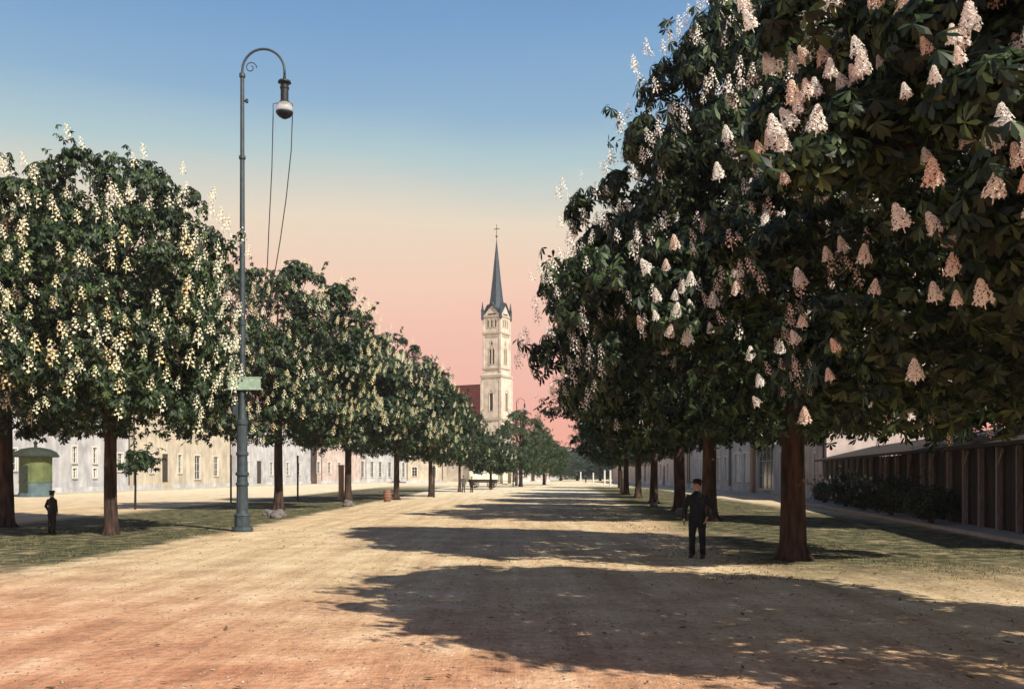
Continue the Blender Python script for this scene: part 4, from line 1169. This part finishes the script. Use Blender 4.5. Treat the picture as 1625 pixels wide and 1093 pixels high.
mb = MB(); vs = [(-1.8, -.9, 2.15), (1.8, -.9, 2.15), (1.8, .7, 2.55), (-1.8, .7, 2.55)]; vs = vs + [(x, y, z + .03) for x, y, z in vs]; mb.add(vs, F6); mb.build('awning', 'pale_cloth', st_)
for i, (a, b) in enumerate(((-1.45, -1.05), (-.4, 0), (.75, 1.25))):
    mb = MB(); mb.b2((a, -.56, .5), (b, -.53, 2.1)); mb.build('cloth_panel', 'canvas', st_)

# loose surface stuff: grass blades on the verges, gravel and fallen petals on the sand
rng = np.random.default_rng(9)
def blades(n, xs, ys, h, w):
    x = rng.uniform(*xs, n); y = ys[0] + (ys[1] - ys[0]) * rng.random(n) ** 1.4
    m_ = (np.sin(x * 1.7 + np.sin(y * .9)) + np.sin(y * 1.1 + x * .6) + rng.normal(size=n) * .5) > .3
    x, y = x[m_], y[m_]; n = len(x); a = rng.uniform(0, 6.28, n); hh = h * rng.uniform(.4, 1.3, n)
    P = np.stack([x, y, np.zeros(n) - .005], 1); u = np.stack([np.cos(a), np.sin(a), np.zeros(n)], 1) * w
    ln = np.stack([rng.normal(size=n) * .35, rng.normal(size=n) * .35, np.ones(n)], 1) * hh[:, None]
    return np.stack([P - u, P + u, P + u * .6 + ln * .6, P + ln], 1).reshape(-1, 3)
V1 = blades(26000, (-16, -9.6), (20, 75), .045, .014); V2 = blades(30000, (3.5, 14), (17, 75), .04, .012)
V = np.concatenate([V1, V2]); Q = np.arange(len(V)).reshape(-1, 4)
tag(link_mesh('verge_grass', np_mesh('verge_grass', V, np.zeros((0, 3), int), Q, 'grass_blade')), 'short worn grass under both rows of trees', 'grass', None, 'stuff')
def scatter(n, ymax, smin, smax, flat):
    y = 3.5 + (ymax - 3.5) * rng.random(n) ** 1.7; x = rng.uniform(-.62, .62, n) * (y + 2)
    s = rng.uniform(smin, smax, n) ** 1.0
    base = np.array([[1, 0, 0], [0, 1, 0], [-1, 0, 0], [0, -1, 0], [0, 0, 1], [0, 0, -1]], float)
    a = rng.uniform(0, 6.28, n); c, s_ = np.cos(a), np.sin(a)
    B = base[None] * (1 + rng.uniform(-.35, .35, (n, 6, 3))) * s[:, None, None]
    B[:, :, 2] *= flat
    X = B[:, :, 0] * c[:, None] - B[:, :, 1] * s_[:, None] + x[:, None]; Y = B[:, :, 0] * s_[:, None] + B[:, :, 1] * c[:, None] + y[:, None]
    V = np.stack([X, Y, B[:, :, 2] + s[:, None] * flat * .4], 2).reshape(-1, 3)
    t = np.array([[0, 1, 4], [1, 2, 4], [2, 3, 4], [3, 0, 4], [1, 0, 5], [2, 1, 5], [3, 2, 5], [0, 3, 5]])
    T = (t[None] + (np.arange(n) * 6)[:, None, None]).reshape(-1, 3)
    return V, T
V, T = scatter(9000, 34, .006, .022, .6)
tag(link_mesh('gravel', np_mesh('gravel', V, T, np.zeros((0, 4), int), 'pebble')), 'loose gravel scattered over the sandy square', 'gravel', None, 'stuff')
V, T = scatter(2200, 30, .012, .022, .12)
V[:, 0] = V[:, 0]
sel = (V.reshape(-1, 6, 3)[:, 0, 0] > -3)
V = V.reshape(-1, 6, 3)[sel].reshape(-1, 3); T = T[:sel.sum() * 8]
tag(link_mesh('fallen_petals', np_mesh('fallen_petals', V, T, np.zeros((0, 4), int), 'petal_pink')), 'pale fallen petals under the right chestnuts', 'petals', None, 'stuff')

# ------------------------------------------------------------------ air: pale haze in one closed box
hz = MB(); hz.b2((-505, -65, -1), (505, 605, 75))
hm = bpy.data.materials.new('air'); hm.use_nodes = True
hn = hm.node_tree; hn.nodes.clear()
ho = hn.nodes.new('ShaderNodeOutputMaterial'); hv = hn.nodes.new('ShaderNodeVolumePrincipled')
hv.inputs['Color'].default_value = (.985, .99, 1.0, 1); hv.inputs['Density'].default_value = .00035; hv.inputs['Anisotropy'].default_value = .2
hn.links.new(hv.outputs[0], ho.inputs['Volume']); MATS['air'] = hm
tag(hz.build('haze', 'air'), kind='stuff')

mat('litter', (.16, .10, .045), (.07, .06, .025), 3, .9)
rng = np.random.default_rng(31)
n = 3600
tp = np.array([(6.5, 9.0), (6.25, 21), (8, 38), (8.5, 48), (-12.6, 29.7), (-12.6, 51)])[rng.integers(0, 6, n)]
px_ = tp[:, 0] + rng.normal(size=n) * 4.2; py_ = tp[:, 1] + rng.normal(size=n) * 4.2
a_ = rng.uniform(0, 6.28, n); sz_ = rng.uniform(.03, .075, n)
u_ = np.stack([np.cos(a_), np.sin(a_), rng.uniform(-.2, .3, n)], 1) * sz_[:, None]; w_ = np.stack([-np.sin(a_), np.cos(a_), rng.uniform(-.2, .3, n)], 1) * sz_[:, None] * .4
P_ = np.stack([px_, py_, np.full(n, .022)], 1)
V = np.stack([P_ - u_, P_ + w_, P_ + u_, P_ - w_], 1).reshape(-1, 3)
tag(link_mesh('leaf_litter', np_mesh('leaf_litter', V, np.zeros((0, 3), int), np.arange(len(V)).reshape(-1, 4), 'litter')), 'dry leaf litter lying under the chestnuts', 'leaves', None, 'stuff')
